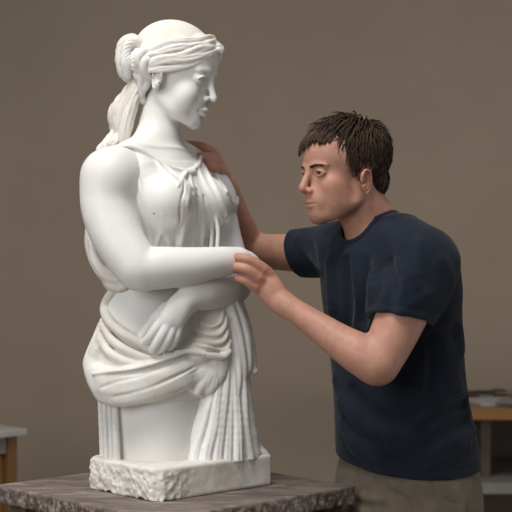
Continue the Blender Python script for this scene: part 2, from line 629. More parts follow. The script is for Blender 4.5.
# ------------------------------------------------------------------ head and face, own frame: x = its left, y = forward, z = up, mm
def head_ops(female=True, ears=True, earz=-4):
    m = 0.001
    zq = 1.0 if female else 0.94
    def zz(q):
        q = [float(v) for v in q]
        if q[2] < 0:
            q[2] *= zq
        return q
    def E(c, r, R=None): return ell(np.array(zz(c)) * m, np.array(r) * m, R)
    def S(c, r): return sphere(np.array(zz(c)) * m, r * m)
    def C(pts, n=6, **k): return chain([[a * m for a in zz(q)] for q in pts], n, **k)
    o = []
    u = lambda k, p: o.append(('u', k * m, p))
    s = lambda k, p: o.append(('s', k * m, p))
    f = female
    u(0, E((0, -10, 32), (74, 95, 80)))
    u(20, E((0, 34, 38), (61, 59, 62)))
    if f:
        u(22, E((0, 36, -34), (54, 52, 68)))
        for x in (-1, 1):
            u(18, C([(x * 50, 2, -62, 12), (x * 40, 38, -84, 14), (x * 16, 72, -97, 14)]))
            u(18, E((x * 36, 60, -42), (22, 22, 26)))
            u(16, E((x * 33, 48, -56), (24, 28, 36)))
        u(12, S((0, 79, -98), 16.5))
    else:
        u(20, E((0, 36, -36), (54, 53, 70)))
        for x in (-1, 1):
            u(22, C([(x * 54, 0, -38, 11), (x * 52, 4, -66, 12), (x * 38, 40, -88, 14), (x * 13, 70, -98, 15)]))
            u(18, E((x * 41, 57, -30), (20, 22, 20)))
            u(18, E((x * 37, 44, -56), (23, 30, 34)))
        u(10, S((-6, 74, -99), 16))
        u(10, S((6, 74, -99), 16))
    u(16, E((0, 79, -62), (30, 18.5, 28)))                                   # muzzle
    bz = 17 if f else 12.5
    for x in (-1, 1):
        u(9, C([(x * 7, 88, bz - 1, 6), (x * 24, 87, bz + 3, 6), (x * 42, 76, bz, 5.5)]))
        if f:
            s(14, E((x * 31, 97.5, 0), (17, 13, 10.0)))                    # socket
            u(2, S((x * 31, 71.5, 0), 16.2))
            s(0.8, E((x * 31, 92, -1.0), (17, 14, 5.0)))                   # lids carved round a blank ball
            u(0.3, S((x * 31, 71.2, 0), 15.2))
        else:
            s(13, E((x * 31, 97, 0), (17, 14, 10.5)))
            u(1.5, S((x * 31, 73.5, 0), 13.8))
            s(0.8, E((x * 31, 91, -0.6), (13.5, 14, 5.0)))                 # opening between the lids
    if f:
        u(8, C([(0, 88, 16, 7), (0, 95, -8, 6.2), (0, 105, -28, 6.8), (0, 110, -37, 7.4)]))
    else:
        u(8, C([(0, 86, 12, 7), (0, 93, -2, 6.8), (0, 103, -21, 7.6), (0, 108.5, -34, 8.8)]))
    w = 1.0 if f else 1.15
    for x in (-1, 1):
        u(7, S((x * 9.6 * w, 97.5, -40), 6.0 * w))
        s(2.5, E((x * 6.0 * w, 103, -47), (2.8, 4.6, 3.0)))
    # brow-side crease and eyelids
    es, ed = (1.22, 0.8) if f else (1.0, 0.0)
    for x in (-1, 1):
        ir = lambda px, py, pz, r: (x * (31 + (px - 31) * es), py + ed, pz * es, r)
        u(1.8, C([ir(18, 82.5, -3, 1.6), ir(24, 86.2, 3.8, 2.3), ir(31, 87.5, 5.6, 2.6), ir(39, 85.0, 3.4, 2.3), ir(46, 78.5, -2.5, 1.6)]))
        u(1.8, C([ir(18, 82.5, -3.5, 1.5), ir(25, 85.0, -6.4, 1.8), ir(32, 85.6, -7.6, 1.9), ir(40, 82.8, -6.0, 1.8), ir(46, 78.5, -2.5, 1.4)]))
        s(1.6, C([ir(19, 88.0, 3, 0.8), ir(25, 89.5, 9.4, 1.2), ir(32, 90.5, 11, 1.3), ir(41, 86.5, 8, 1.0), ir(48, 80, 1, 0.6)]))
    # lips
    fl = 1.0 if f else 0.80
    ly = 0.0 if f else -2.0
    u(2.5, C([(-23, 86, -69, 1.6), (-13, 95 + ly, -67.0, 3.6 * fl), (-5, 99.2 + ly, -64.6, 4.6 * fl), (0, 99.6 + ly, -66, 4.4 * fl), (5, 99.2 + ly, -64.6, 4.6 * fl), (13, 95 + ly, -67.0, 3.6 * fl), (23, 86, -69, 1.6)]))
    u(2.5, C([(-20, 87, -72, 1.8), (-11, 94.5 + ly, -75, 4.2 * fl), (0, 97.5 + ly, -76, 5.4 * fl), (11, 94.5 + ly, -75, 4.2 * fl), (20, 87, -72, 1.8)]))
    s(1.4, C([(-24, 88, -70, 1.0), (-14, 97.5 + ly, -70.3, 1.2), (0, 104.2 + ly, -70.8, 1.6), (14, 97.5 + ly, -70.3, 1.2), (24, 88, -70, 1.0)]))
    s(6, E((0, 101, -86), (15, 7, 5)))
    s(3, E((0, 104, -56), (3.0, 4.5, 7)))
    if ears:
        for x in (-1, 1):
            ek = 0.82 if f else 0.88
            base = np.array((x * (71 if f else 75), -6, earz))
            R = rotm(rx=-12, rz=-x * 22)
            B = lambda q: tuple(base + R @ (np.array(q[:3]) * ek)) + ((q[3] * ek,) if len(q) > 3 else ())
            zb = zq
            zq = 1.0
            u(4, E(base + (-1 * x, 2, 0), (7 * ek, 15 * ek, 28 * ek), R))
            s(3, E(base + (x * 8, 3, 4), (8 * ek, 9.5 * ek, 18 * ek), R))
            s(2, S(base + (x * 4, 8, -4), 6 * ek))
            u(1.5, C([B(q) for q in [(x * 1, 13, 6, 2.0), (x * 4, 13, 20, 3.0), (x * 6, 2, 30, 3.2), (x * 7, -12, 22, 3.4), (x * 6, -15, 4, 3.2), (x * 4, -9, -14, 3.0), (x * 1, 4, -26, 5.0)]]))
            u(1.5, C([B(q) for q in [(x * 4, -3, 18, 2.0), (x * 4, -7, 6, 2.4), (x * 3.5, -3, -10, 2.6), (x * 2, 7, -15, 2.6)]]))
            u(1.5, S(B((x * 2.5, 12, -6)), 3.6 * ek))
            zq = zb
    return o

def head_frame(az, pitch, roll=0.0):
    """columns: its left, forward, up (world). az from the camera direction, positive to the right of the picture"""
    A, P = math.radians(az), math.radians(pitch)
    F = np.array([math.sin(A) * math.cos(P), -math.cos(A) * math.cos(P), -math.sin(P)])
    Lf = np.cross([0, 0, 1.0], F)
    Lf /= np.linalg.norm(Lf)
    Up = np.cross(Lf, F) * -1
    Up = np.cross(F, -Lf) if Up[2] < 0 else Up
    R = np.stack([Lf, F, Up], 1)
    if roll:
        R = np.array(Matrix.Rotation(math.radians(roll), 3, Vector(F))) @ R
    return R
# ------------------------------------------------------------------ marble statue
statue = tag(empty('statue', (SC[0], SC[1], TOPZ)), 'white marble statue of a draped woman with crossed forearms on the stone-topped stand', 'statue')
SA = math.atan2(0.76, 0.64)          # its shoulder line in plan (right, away from the camera)
sS = np.array([0.64, 0.76, 0.0])     # its left
sN = np.array([0.76, -0.64, 0.0])    # its front
def sp(base, a=0.0, b=0.0, up=0.0):
    """photo-unit point shifted a px to its left, b px to its front"""
    return (base[0] + 0.64 * a + 0.76 * b, base[1] - up, base[2] - 0.76 * a + 0.64 * b)
HC = T(174.5, 73, -6)
HR = head_frame(71, 15, 0)
HS = 1.0

torso_rings = [(158, 152, -6, 40, 26), (159, 166, -6, 60, 35), (160, 185, -6, 64, 42), (160, 205, -6, 62, 45), (158, 240, -8, 54, 42),
               (157, 275, -8, 52, 41), (156, 305, -6, 57, 45), (156, 335, -6, 62, 49), (156, 365, -6, 66, 53), (156, 400, -6, 62, 52)]
fig = [
    ('u', 0, loft(torso_rings, SA)),
    ('u', 0.03, pc([(166, 96, -8, 20), (160, 120, -6, 20), (158, 140, -4, 22), (157, 160, -4, 26)])),
    ('u', 0.03, pc([(158, 140, -2, 14), (134, 156, 22, 17), (112, 176, 44, 25)])),
    ('u', 0.03, pc([(160, 142, -8, 12), (184, 158, -40, 15), (200, 177, -62, 21)])),
    # right arm: shoulder, upper arm, elbow, forearm across the belly
    ('u', 0.035, pc([(109, 178, 46, 27), (107, 205, 50, 26), (117, 236, 58, 25), (135, 264, 66, 23), (141, 270, 67, 21)])),
    ('u', 0.005, pc([(141, 269, 67, 21), (160, 268, 64, 21), (190, 266, 54, 18.5), (220, 262, 38, 15), (238, 260, 24, 12.5)])),
    ('u', 0.006, pc([(238, 260, 24, 12), (247, 264, 14, 12), (251, 270, 4, 11), (249, 279, -6, 8)])),
    # left arm
    ('u', 0.03, pc([(200, 178, -64, 22), (213, 200, -62, 20), (222, 235, -50, 18.5), (231, 266, -30, 17.5), (233, 284, -16, 17.5)])),
    ('u', 0.004, pc([(234, 287, -14, 17), (222, 291, 8, 18), (205, 294, 34, 16), (190, 297, 50, 12.5)])),
    ('u', 0.012, pc([(191, 297, 50, 11.5), (180, 307, 58, 13), (171, 319, 62, 13)], flat=(0.5, -0.8, 0.1), ratio=0.72)),
    ('u', 0.008, pc([(184, 304, 57, 10), (176, 322, 60, 8)])),
]
# its left hand hanging at the waist: four fingers and a thumb
def finger(pts, k=0.0025):
    return ('u', k, pc(pts, 4))
fig += [
    finger([(167, 316, 62, 5.8), (158, 326, 67, 5.2), (150, 337, 66, 4.6), (144, 343, 60, 3.8)]),
    finger([(170, 319, 64, 5.6), (163, 333, 68, 5.2), (156, 345, 66, 4.7), (152, 350, 61, 3.9)], 0.002),
    finger([(174, 322, 63, 5.4), (169, 337, 66, 5.0), (163, 347, 63, 4.5), (159, 350, 58, 3.8)], 0.002),
    finger([(179, 322, 60, 5.0), (176, 336, 62, 4.6), (171, 345, 59, 4.2), (168, 348, 55, 3.6)], 0.002),
    finger([(166, 308, 56, 6), (155, 318, 58, 5.2), (148, 328, 56, 4.6), (142, 336, 54, 4.2), (140, 342, 53, 3.6)], 0.003),
]
fig.append(('u', 0.012, sub(head_ops(True, True, -25), HC, HR, HS)))
figo = sculpt('figure', fig, 0.0022, M['marble'], statue)

# ---- hair: cap, waved locks swept back, knot and tail
def hp(x, y, z):
    """point in the head frame, mm"""
    return HR @ (np.array([x, y, z]) * 0.001 * HS) + HC
def hl(pts, n=6, flat=None, ratio=1.0):
    return chain([tuple(hp(*q[:3])) + (q[3] * 0.001,) for q in pts], n, flat, ratio)
hair = [('u', 0, sub([('u', 0, ell((0, -0.013, 0.037), (0.078, 0.098, 0.082)))], HC, HR, HS))]
cut = sub([('u', 0, ell((0, 0.092, -0.022), (0.068, 0.090, 0.078)))], HC, HR, HS)
hair.append(('s', 0.004, cut))
hair.append(('s', 0.01, sub([('u', 0, ell((0, 0.02, -0.085), (0.10, 0.085, 0.065)))], HC, HR, HS)))
rs = random.Random(4)
for x in (-1, 1):
    # parted at the brow, waves sweep over the temple and ear to the nape
    rows = [
        ([(0, 90, 62), (24, 87, 50), (46, 70, 34), (62, 46, 14), (75, 14, 2), (80, -8, -2), (70, -40, -14), (34, -80, -24)], 7.0),
        ([(0, 88, 70), (26, 86, 60), (49, 70, 46), (66, 42, 28), (78, 10, 18), (81, -18, 10), (68, -52, -4), (30, -86, -14)], 7.5),
        ([(0, 84, 79), (26, 81, 71), (50, 64, 58), (68, 38, 41), (79, 6, 26), (79, -24, 10), (63, -60, -2), (30, -92, -4)], 7.5),
        ([(0, 78, 87), (25, 76, 82), (48, 60, 70), (67, 34, 55), (79, 2, 40), (79, -30, 23), (64, -64, 9), (32, -96, 6)], 7.0),
        ([(2, 72, 94), (24, 68, 92), (45, 53, 83), (65, 27, 69), (77, -4, 54), (77, -36, 36), (63, -68, 20), (32, -98, 14)], 5.5),
        ([(78, -26, 0), (72, -38, -20), (60, -52, -32), (44, -66, -38), (26, -82, -30)], 6.0),
        ([(70, -34, -22), (58, -44, -44), (42, -58, -54), (24, -74, -42)], 6.0),
    ]
    for pts, r in rows:
        for j in range(3):
            q = []
            ph = rs.uniform(0, 6.28)
            for i, (a, b_, c) in enumerate(pts):
                wv = math.sin(i * 1.9 + ph) * 3.0
                rr = r * (0.46 if i in (0, len(pts) - 1) else 0.60) * (1 + 0.25 * math.sin(i * 1.7 + j * 2.5 + ph))
                q.append((x * (a + (wv * 0.4) + (j == 1) * 1.2), b_, c + wv + (j - 1) * 4.2, rr))
            hair.append(('u', 0.0012, hl(q)))
# fillet knot over the brow
hair.append(('u', 0.002, hl([(-6, 92, 72, 5), (6, 96, 76, 5.5), (14, 94, 66, 4.5), (16, 95, 54, 3.2), (14, 94, 46, 2.0)])))
hair.append(('u', 0.002, hl([(0, 90, 84, 5.5), (8, 96, 78, 6), (2, 98, 70, 4)])))
def strands(n, wl, amp, warp=2.2):
    n = np.asarray(n, float) / np.linalg.norm(n)
    return ('d', 0, Prim(None, 0, lambda p: amp * np.sin(2 * math.pi * (p @ n) / wl + warp * vnoise(p, 38) + 1.2 * vnoise(p, 90))))
hair.append(('d', 0, Prim(None, 0, lambda p: 0.0016 * np.clip(vnoise(p, 120) - 0.45, 0, 1) * (p[:, 2] > 1.97))))
hairo = sculpt('hair', hair, 0.0017, M['marble_dirty'], statue)

# loop of hair tied at the back of the head
loop = []
def lp(pts, k=0.002, **kw):
    return ('u', k, pc(pts, 6, **kw))
loop += [
    lp([(140, 44, 0, 4), (133, 39, 2, 5), (125, 41, 3, 5), (121, 50, 3, 5), (121, 62, 3, 5.5), (124, 74, 2, 5), (129, 80, 0, 3)]),
    lp([(143, 46, 8, 4), (137, 41, 10, 5), (129, 44, 11, 5), (126, 53, 11, 5), (126, 64, 11, 5.5), (128, 76, 9, 4)]),
    lp([(145, 50, -6, 4), (137, 42, -8, 5), (128, 44, -9, 5), (122, 56, -9, 5), (123, 68, -8, 5), (127, 77, -6, 4)]),
    lp([(144, 50, 4, 5), (136, 49, 4, 6), (131, 56, 3, 6), (131, 68, 3, 6), (132, 80, 2, 5)]),
    lp([(138, 52, 14, 4), (134, 58, 16, 4.5), (135, 66, 16, 4.5), (140, 71, 14, 4)]),
    lp([(146, 50, 18, 4), (140, 55, 21, 4.5), (139, 63, 20, 4.5), (145, 70, 17, 4)]),
    lp([(150, 58, 20, 4), (145, 62, 22, 4.2), (144, 70, 20, 4.5), (149, 77, 16, 4)]),
    lp([(137, 68, 12, 4), (138, 76, 12, 4.5), (143, 82, 10, 4)]),
    lp([(143, 74, 15, 3.5), (141, 84, 11, 4), (142, 93, 8, 3.5), (139, 98, 6, 3)]),
    lp([(150, 72, 14, 3.5), (148, 82, 12, 3.5), (144, 90, 10, 3)]),
    lp([(147, 44, 8, 3.5), (143, 52, 14, 4), (139, 59, 16, 3.5)]),
    lp([(136, 84, 4, 5), (139, 94, 4, 5), (143, 101, 4, 3.5)]),
]
lc = T(134, 66, 6)
loop.append(('d', 0, Prim(None, 0, lambda p: 0.0008 * (p[:, 0] < lc[0] + 0.004) * np.sin(2 * math.pi * np.hypot((p[:, 0] - lc[0]) * 1.3, p[:, 2] - lc[2]) / 0.0075 + 2.0 * vnoise(p, 40)))))
loopo = sculpt('hair_loop', loop, 0.0018, M['marble_dirty'], statue)
tail = [
    lp([(133, 84, 0, 5), (126, 96, -2, 6), (117, 108, -4, 6.5), (114, 118, -6, 6), (116, 130, -8, 5), (110, 140, -6, 5), (100, 150, 4, 4)]),
    lp([(135, 86, 5, 5), (131, 98, 4, 6.5), (124, 111, 2, 7), (121, 123, 0, 7), (120, 135, -2, 6), (112, 144, 4, 5)]),
    lp([(137, 88, 8, 4), (134, 102, 8, 5), (129, 115, 7, 6), (126, 128, 6, 6), (123, 140, 4, 5)]),
    lp([(130, 88, -4, 4), (121, 102, -8, 5), (113, 114, -10, 5), (113, 124, -10, 4), (117, 136, -12, 5)]),
]
tail.append(strands((0.9, -0.25, -0.30), 0.0100, 0.0009, 2.6))
tailo = sculpt('hair_tail', tail, 0.0018, M['marble_dirty'], statue)

# ---- tunic over chest and far shoulder
C0 = (160, 205, -6)
def fold(pts, k=0.006, n=5, **kw):
    return ('u', k, pc(pts, n, **kw))
def groove(pts, k=0.004, n=5):
    return ('s', k, pc(pts, n))
dress_rings = [(158, 150, -6, 30, 20), (159, 164, -6, 58, 35), (160, 185, -6, 66.5, 43.5), (160, 205, -6, 65, 47), (158, 240, -8, 57, 44.5),
               (157, 275, -8, 54.5, 43.5), (156, 300, -8, 54, 44)]
rb = sp(C0, -31, 37)
lb = sp(C0, 31, 37)
dress = [
    ('u', 0, loft(dress_rings, SA)),
    ('u', 0.02, pc([(160, 146, -6, 12), (184, 160, -40, 16.5), (200, 178, -62, 23)])),
    ('u', 0.02, pc([(158, 146, -2, 12), (136, 158, 20, 17), (124, 168, 30, 18)])),
    ('u', 0.02, pc([(130, 156, 30, 14), (140, 172, 36, 17), (146, 190, 36, 18)], 3)),
    ('u', 0.03, pe(rb[0], 202, rb[2], (25, 25, 26))),
    ('u', 0.03, pe(lb[0], 204, lb[2], (24, 24, 26))),
    ('u', 0.012, pc([(200, 178, -62, 23), (211, 192, -62, 22), (217, 204, -60, 21)])),
    ('s', 0.003, pe(163, 128, 4, (29, 44, 30))),
]
def yfront(px, py, dpx=0.0):
    return px, py
# pleats: found by shooting at the garment's own front surface
base_ops = list(dress)
_Dp = None
def hit(ops, px, py, d0=110.0, d1=-120.0):
    """depth (photo units) at which the sight line of (px, py) first meets the surface"""
    ds = np.linspace(d0, d1, 232)
    P = np.array([T(px, py, q) for q in ds])
    v = ev(ops, P, P.mean(axis=0), 1.0)
    i = np.nonzero(v < 0)[0]
    if not len(i):
        return None
    i = i[0]
    if i == 0:
        return ds[0]
    return ds[i - 1] + (ds[i] - ds[i - 1]) * v[i - 1] / (v[i - 1] - v[i])
def onto(ops, pts, lift=0.0, default=None):
    out = []
    last = default
    for q in pts:
        h = hit(ops, q[0], q[1])
        if h is None:
            h = last if last is not None else 0.0
        last = h
        out.append((q[0], q[1], h + lift, q[2]))
    return out
for pts in [
    [(190, 176, 2.0), (193, 195, 2.6), (194, 220, 2.8), (192, 252, 2.6)],
    [(193, 178, 2.0), (200, 196, 2.4), (203, 222, 2.6), (201, 250, 2.4)],
    [(188, 178, 1.8), (187, 200, 2.6), (184, 224, 2.8), (180, 250, 2.6)],
    [(197, 186, 1.8), (207, 204, 2.0), (212, 226, 2.4), (211, 250, 2.4)],
    [(184, 176, 2.6), (180, 184, 2.2), (170, 176, 2.0), (156, 162, 1.8)],
    [(196, 196, 3.0), (190, 188, 3.2), (178, 176, 2.4), (160, 162, 1.8)],
    [(130, 152, 1.8), (136, 172, 2.2), (144, 200, 2.2), (149, 228, 2.4), (152, 250, 2.4)],
    [(163, 214, 1.6), (161, 230, 2.0), (155, 250, 2.2)],
    [(200, 160, 2.0), (210, 178, 2.4), (219, 196, 2.6), (226, 214, 2.4)],
    [(196, 164, 1.8), (205, 184, 2.2), (213, 200, 2.2), (220, 218, 2.0)],
    [(204, 158, 1.8), (216, 176, 2.4), (226, 192, 2.6), (232, 204, 2.4)],
    [(163, 230, 2.2), (168, 238, 2.0), (170, 252, 2.2)],
    [(216, 216, 2.0), (218, 232, 2.4), (217, 250, 2.4)],
]:
    dress.append(fold([(x, y, d, r * 0.85) for x, y, d, r in onto(base_ops, pts, -1.3)], 0.0055))
skin_ops = base_ops + fig[:4]
for pts in [
    [(110, 149, 1.6), (127, 146, 1.8), (141, 150, 1.8), (156, 160, 1.9), (172, 168, 2.0), (187, 172, 2.4)],
    [(201, 156, 1.8), (199, 164, 2.0), (194, 169, 2.2), (188, 172, 2.4)],
]:
    dress.append(fold(onto(skin_ops, pts, -0.4), 0.003))
for pts in [
    [(182, 170, 2.6), (188, 173, 3.2), (195, 172, 2.6)],
    [(188, 172, 2.8), (190, 179, 2.2), (194, 187, 1.6)],
    [(187, 172, 2.6), (182, 179, 2.2), (178, 186, 1.6)],
]:
    dress.append(fold([(x, y, d, r * 0.8) for x, y, d, r in onto(skin_ops, pts, 0.4)], 0.0035))
for pts in [
    [(190, 186, 1.0), (190.5, 210, 1.6), (188.5, 250, 1.8)],
    [(197, 190, 1.0), (198.5, 212, 1.6), (197, 250, 1.6)],
    [(204, 196, 1.0), (208, 216, 1.4), (207, 250, 1.6)],
    [(184, 182, 1.0), (181, 206, 1.4), (176, 236, 1.6), (175, 250, 1.6)],
]:
    dress.append(groove(onto(base_ops, pts, 1.0), 0.004))
# open sleeve edge on the far arm
for pts in [
    [(204, 160, -46, 2.5), (214, 172, -42, 2.6), (225, 189, -42, 3.0), (232, 203, -46, 3.2), (228, 208, -42, 3), (220, 214, -38, 2.4)],
    [(220, 215, -40, 2.6), (228, 210, -42, 3.0), (235, 204, -54, 3.0), (236, 199, -64, 3)],
]:
    dress.append(fold(pts, 0.005))
dresso = sculpt('tunic', dress, 0.0022, M['marble'], statue)

# ---- cloth falling behind the near arm
backc = []
for pts in [
    [(92, 222, 18, 6), (92, 245, 16, 7), (98, 266, 20, 6), (110, 282, 26, 5), (122, 290, 34, 4)],
    [(98, 228, 8, 8), (98, 250, 6, 9), (104, 270, 8, 8), (116, 286, 16, 6)],
    [(91, 240, 24, 3), (96, 262, 28, 4.5), (108, 272, 34, 4.5), (120, 273, 42, 3.5)],
    [(95, 256, 26, 3), (102, 272, 32, 4.5), (112, 279, 36, 4.5), (124, 279, 42, 3.5)],
    [(100, 266, 24, 3), (108, 283, 32, 4.2), (118, 288, 38, 4.2), (128, 284, 44, 3.4)],
    [(104, 200, -20, 12), (106, 240, -24, 14), (114, 280, -22, 12)],
]:
    backc.append(fold(pts, 0.005))
backo = sculpt('back_cloth', backc, 0.0024, M['marble_dirty'], statue)

# ---- mantle wrapped round the hips
hip = [(156, 318, -6, 62, 50), (156, 340, -6, 68, 55), (156, 365, -4, 71, 58), (157, 385, -2, 70, 58), (157, 402, 0, 66, 56)]
wrap = [('u', 0, loft([(156, 345, -6, 66, 55), (156, 365, -4, 70, 58), (157, 385, -2, 69, 57), (157, 398, 0, 62, 53)], SA, cap=0.012)),
        ('s', 0.004, pc([(215, 414, 60, 14), (170, 412, 70, 14), (130, 418, 60, 14), (100, 424, 40, 14)], 4)),
]
hb = [('u', 0, loft(hip, SA)), ('u', 0, loft(torso_rings, SA))]
def band(pts, lift=0.0, k=0.005, **kw):
    wrap.append(fold(onto(hb, pts, lift), k, **kw))
# roll that runs from the back under the elbow, round and across
for pts, lf, k in [
    ([(121, 284, 3.5), (111, 294, 4.5), (105, 308, 5), (109, 321, 5), (121, 332, 5), (138, 342, 4.8), (156, 350, 4.2), (172, 356, 3)], 2, 0.004),
    ([(103, 326, 4), (112, 340, 4.5), (128, 351, 4.5), (146, 358, 4), (166, 360, 4), (190, 353, 3.5), (208, 345, 3)], 0, 0.006),
    ([(100, 336, 4), (108, 351, 4.5), (124, 361, 4), (142, 365, 4), (164, 364, 4), (188, 356, 3.5), (210, 349, 3)], -1, 0.008),
    ([(99, 340, 3.5), (92, 356, 4.5), (96, 369, 4.5), (110, 372, 4.5), (130, 369, 4.2), (150, 364, 4), (170, 357, 4), (192, 348, 3.5), (214, 348, 3)], 2, 0.005),
    ([(97, 350, 6), (93, 368, 8), (106, 380, 8), (130, 380, 8), (158, 376, 8), (184, 368, 7), (206, 360, 5.5), (221, 355, 4)], 0, 0.014),
    ([(93, 366, 8), (97, 384, 8), (112, 391, 8), (136, 390, 8), (160, 386, 8), (186, 376, 6.5), (206, 367, 5), (221, 358, 4)], 0, 0.014),
    ([(97, 380, 5.5), (101, 395, 6), (116, 400, 6), (136, 398, 6), (160, 393, 5.5), (184, 384, 5), (204, 373, 4.5), (220, 361, 3.5)], 1, 0.009),
    ([(100, 398, 2.4), (118, 404.5, 2.4), (138, 402, 2.4), (162, 396.5, 2.4), (186, 386, 2.4), (204, 376, 2.2)], 1, 0.003),
    ([(118, 384, 2.2), (150, 377, 2.2), (180, 366, 2.2), (208, 356, 2.2)], 3.5, 0.005),
    ([(106, 378, 2.2), (114, 388, 2.2), (140, 391, 2.0), (170, 381, 2.0), (200, 366, 2.2)], 3.5, 0.005),
]:
    band(pts, lf, k)
# cloth gathered into a knot at the far hip: filled swags above, a fan of pleats below
wrap += [
    ('u', 0.010, pe(208, 334, 12, (26, 24, 32))),
    ('u', 0.008, pe(196, 352, 26, (22, 20, 16))),
    ('u', 0.006, pc([(224, 355, 24, 7), (207, 368, 31, 9), (191, 379, 38, 9)], 3)),
    ('u', 0.006, pc([(224, 355, 24, 7), (211, 372, 30, 10), (199, 386, 35, 9)], 3)),
    ('u', 0.006, pc([(225, 356, 22, 7), (217, 374, 27, 10), (209, 388, 32, 8)], 3)),
]
wrap += [('u', 0.008, pc([(104, 322, -2, 5), (99, 345, -2, 9), (97, 362, 0, 12), (100, 380, 0, 12), (106, 392, 0, 9)], 5)),
         ('u', 0.004, pc([(103, 322, 2, 3), (94, 342, 8, 3.5), (87, 360, 12, 3.5), (88, 369, 18, 3.5), (97, 374, 26, 3)], 6)),
         ('s', 0.002, pc(onto(hb + wrap[2:], [(97, 368, 1.2), (112, 366.5, 1.6), (132, 363.5, 1.6), (152, 358, 1.6), (172, 351, 1.6), (192, 343, 1.4)], 1.0), 5))]
kb = hb + wrap[2:]
for pts in [
    [(193, 344, 2.0), (206, 347, 2.6), (218, 350, 3.0), (226, 349, 3.2), (229, 342, 3.0)],
    [(190, 338, 2.0), (203, 341, 2.6), (216, 343, 2.8), (224, 340, 2.8), (227, 332, 2.6)],
    [(196, 330, 2.0), (208, 334, 2.4), (218, 334, 2.6), (224, 328, 2.6), (226, 318, 2.4)],
    [(200, 321, 1.8), (210, 326, 2.2), (218, 325, 2.4), (222, 318, 2.2), (223, 310, 2.0)],
    [(176, 352, 2.0), (194, 352, 2.8), (210, 355, 3.2), (222, 357, 3.6), (229, 352, 3.4)],
]:
    wrap.append(fold(onto(kb, pts, 0.6, 20), 0.0035))
hemline = [(190, 388.5, 1.3), (194, 391, 2.0), (199, 394, 2.6), (208, 397, 2.6), (216, 395, 2.4), (222, 388, 2.0)]
wrap.append(fold(onto(kb, hemline, 0.0, 30), 0.007))
for i, (x, y) in enumerate(((184, 377), (190, 383), (196, 387), (202, 390.5), (208, 393), (214, 393), (219, 390))):
    e = 0.80 if i % 2 else 0.92
    x, y = 222 + (x - 222) * e, 358 + (y - 358) * e
    pts = [(220, 360, 0.5), ((220 * 2 + x) / 3, (360 * 2 + y) / 3, 0.8), ((220 + 2 * x) / 3, (360 + 2 * y) / 3, 1.0), (x, y, 0.5)]
    wrap.append(('s', 0.0016, pc(onto(kb, pts, 0.7, 28), 4)))
wrap.append(fold(onto(kb, [(93, 374, 1.6), (112, 371.5, 1.8), (132, 369, 1.8), (152, 364, 1.8), (172, 357, 1.8), (194, 349.5, 1.8), (212, 348, 1.6)], 0.6), 0.0025))
for pts in [[(100, 388, 0.8), (116, 382, 1.3), (140, 376, 1.3), (166, 366, 0.9)], [(112, 397, 0.8), (136, 392, 1.2), (164, 382, 1.2), (196, 366, 0.9)], [(150, 388, 0.7), (176, 376, 1.2), (206, 358, 0.9)]]:
    wrap.append(('s', 0.004, pc(onto(kb, pts, 0.8, 28), 5)))
for pts in [[(196, 347, 1.2), (208, 350, 1.6), (219, 352, 1.4)], [(194, 341, 1.0), (206, 345, 1.4), (220, 346, 1.4), (227, 338, 1.2)], [(200, 326, 1.0), (212, 330, 1.4), (221, 325, 1.2)], [(120, 376, 1.0), (150, 371, 1.4), (182, 361, 1.4), (212, 352, 1.0)]]:
    wrap.append(('s', 0.002, pc(onto(kb, pts, 1.4, 28), 4)))
wrapo = sculpt('mantle', wrap, 0.0024, M['marble_dirty'], statue)

# ---- column of the legs, smooth, with pleated skirt falling behind and at the far side
legs = [('u', 0, loft([(156, 380, 4, 48, 50), (156, 405, 6, 46, 49), (157, 430, 8, 43, 46), (158, 455, 10, 41, 43), (158, 475, 10, 41, 42)], SA))]
lego = sculpt('leg_column', legs, 0.0026, M['marble'], statue)
sk = [('u', 0, pc([(226, 340, 14, 9), (214, 400, 18, 17), (202, 472, 22, 24)], 4)),
      ('u', 0.004, pc([(230, 335, 8, 10), (228, 400, 10, 18), (224, 472, 14, 24)], 4)),
      ('u', 0.004, pc([(234, 330, 2, 10), (239, 400, 2, 14), (244, 472, 2, 20)], 4)),
      ('u', 0.02, pc([(190, 380, -10, 30), (186, 470, -10, 34)], 3)),
      ('u', 0.02, pc([(120, 380, -20, 16), (124, 470, -20, 18)], 3))]
skb = list(sk)
for i, (xt, xb, r) in enumerate([(222, 186, 5.0), (223.5, 195, 6.0), (226, 206, 6.5), (228.5, 217, 6.5), (231, 227, 6.0), (234, 237, 6.0), (238, 249, 5.5)]):
    wob = 1.2 * math.sin(i * 2.3)
    pts = [(xt, 345, r * 0.5), ((xt * 2 + xb) / 3 + wob, 385, r * 0.8), ((xt + 2 * xb) / 3 - wob, 425, r), (xb, 455, r), (xb + 0.5, 468, r)]
    sk.append(fold(onto(skb, pts, -r * 0.45, 12), 0.0016))
for i, (xt, xb) in enumerate([(223, 190), (224.5, 200), (227, 208), (229.5, 219.5), (232, 229), (236, 241)]):
    pts = [(xt, 350, 0.8), ((xt * 2 + xb) / 3, 385, 1.1), ((xt + 2 * xb) / 3, 425, 1.3), (xb, 455, 1.5), (xb, 468, 1.5)]
    sk.append(('s', 0.0018, pc(onto(sk[:len(skb) + 7], pts, 0.8, 12), 5)))
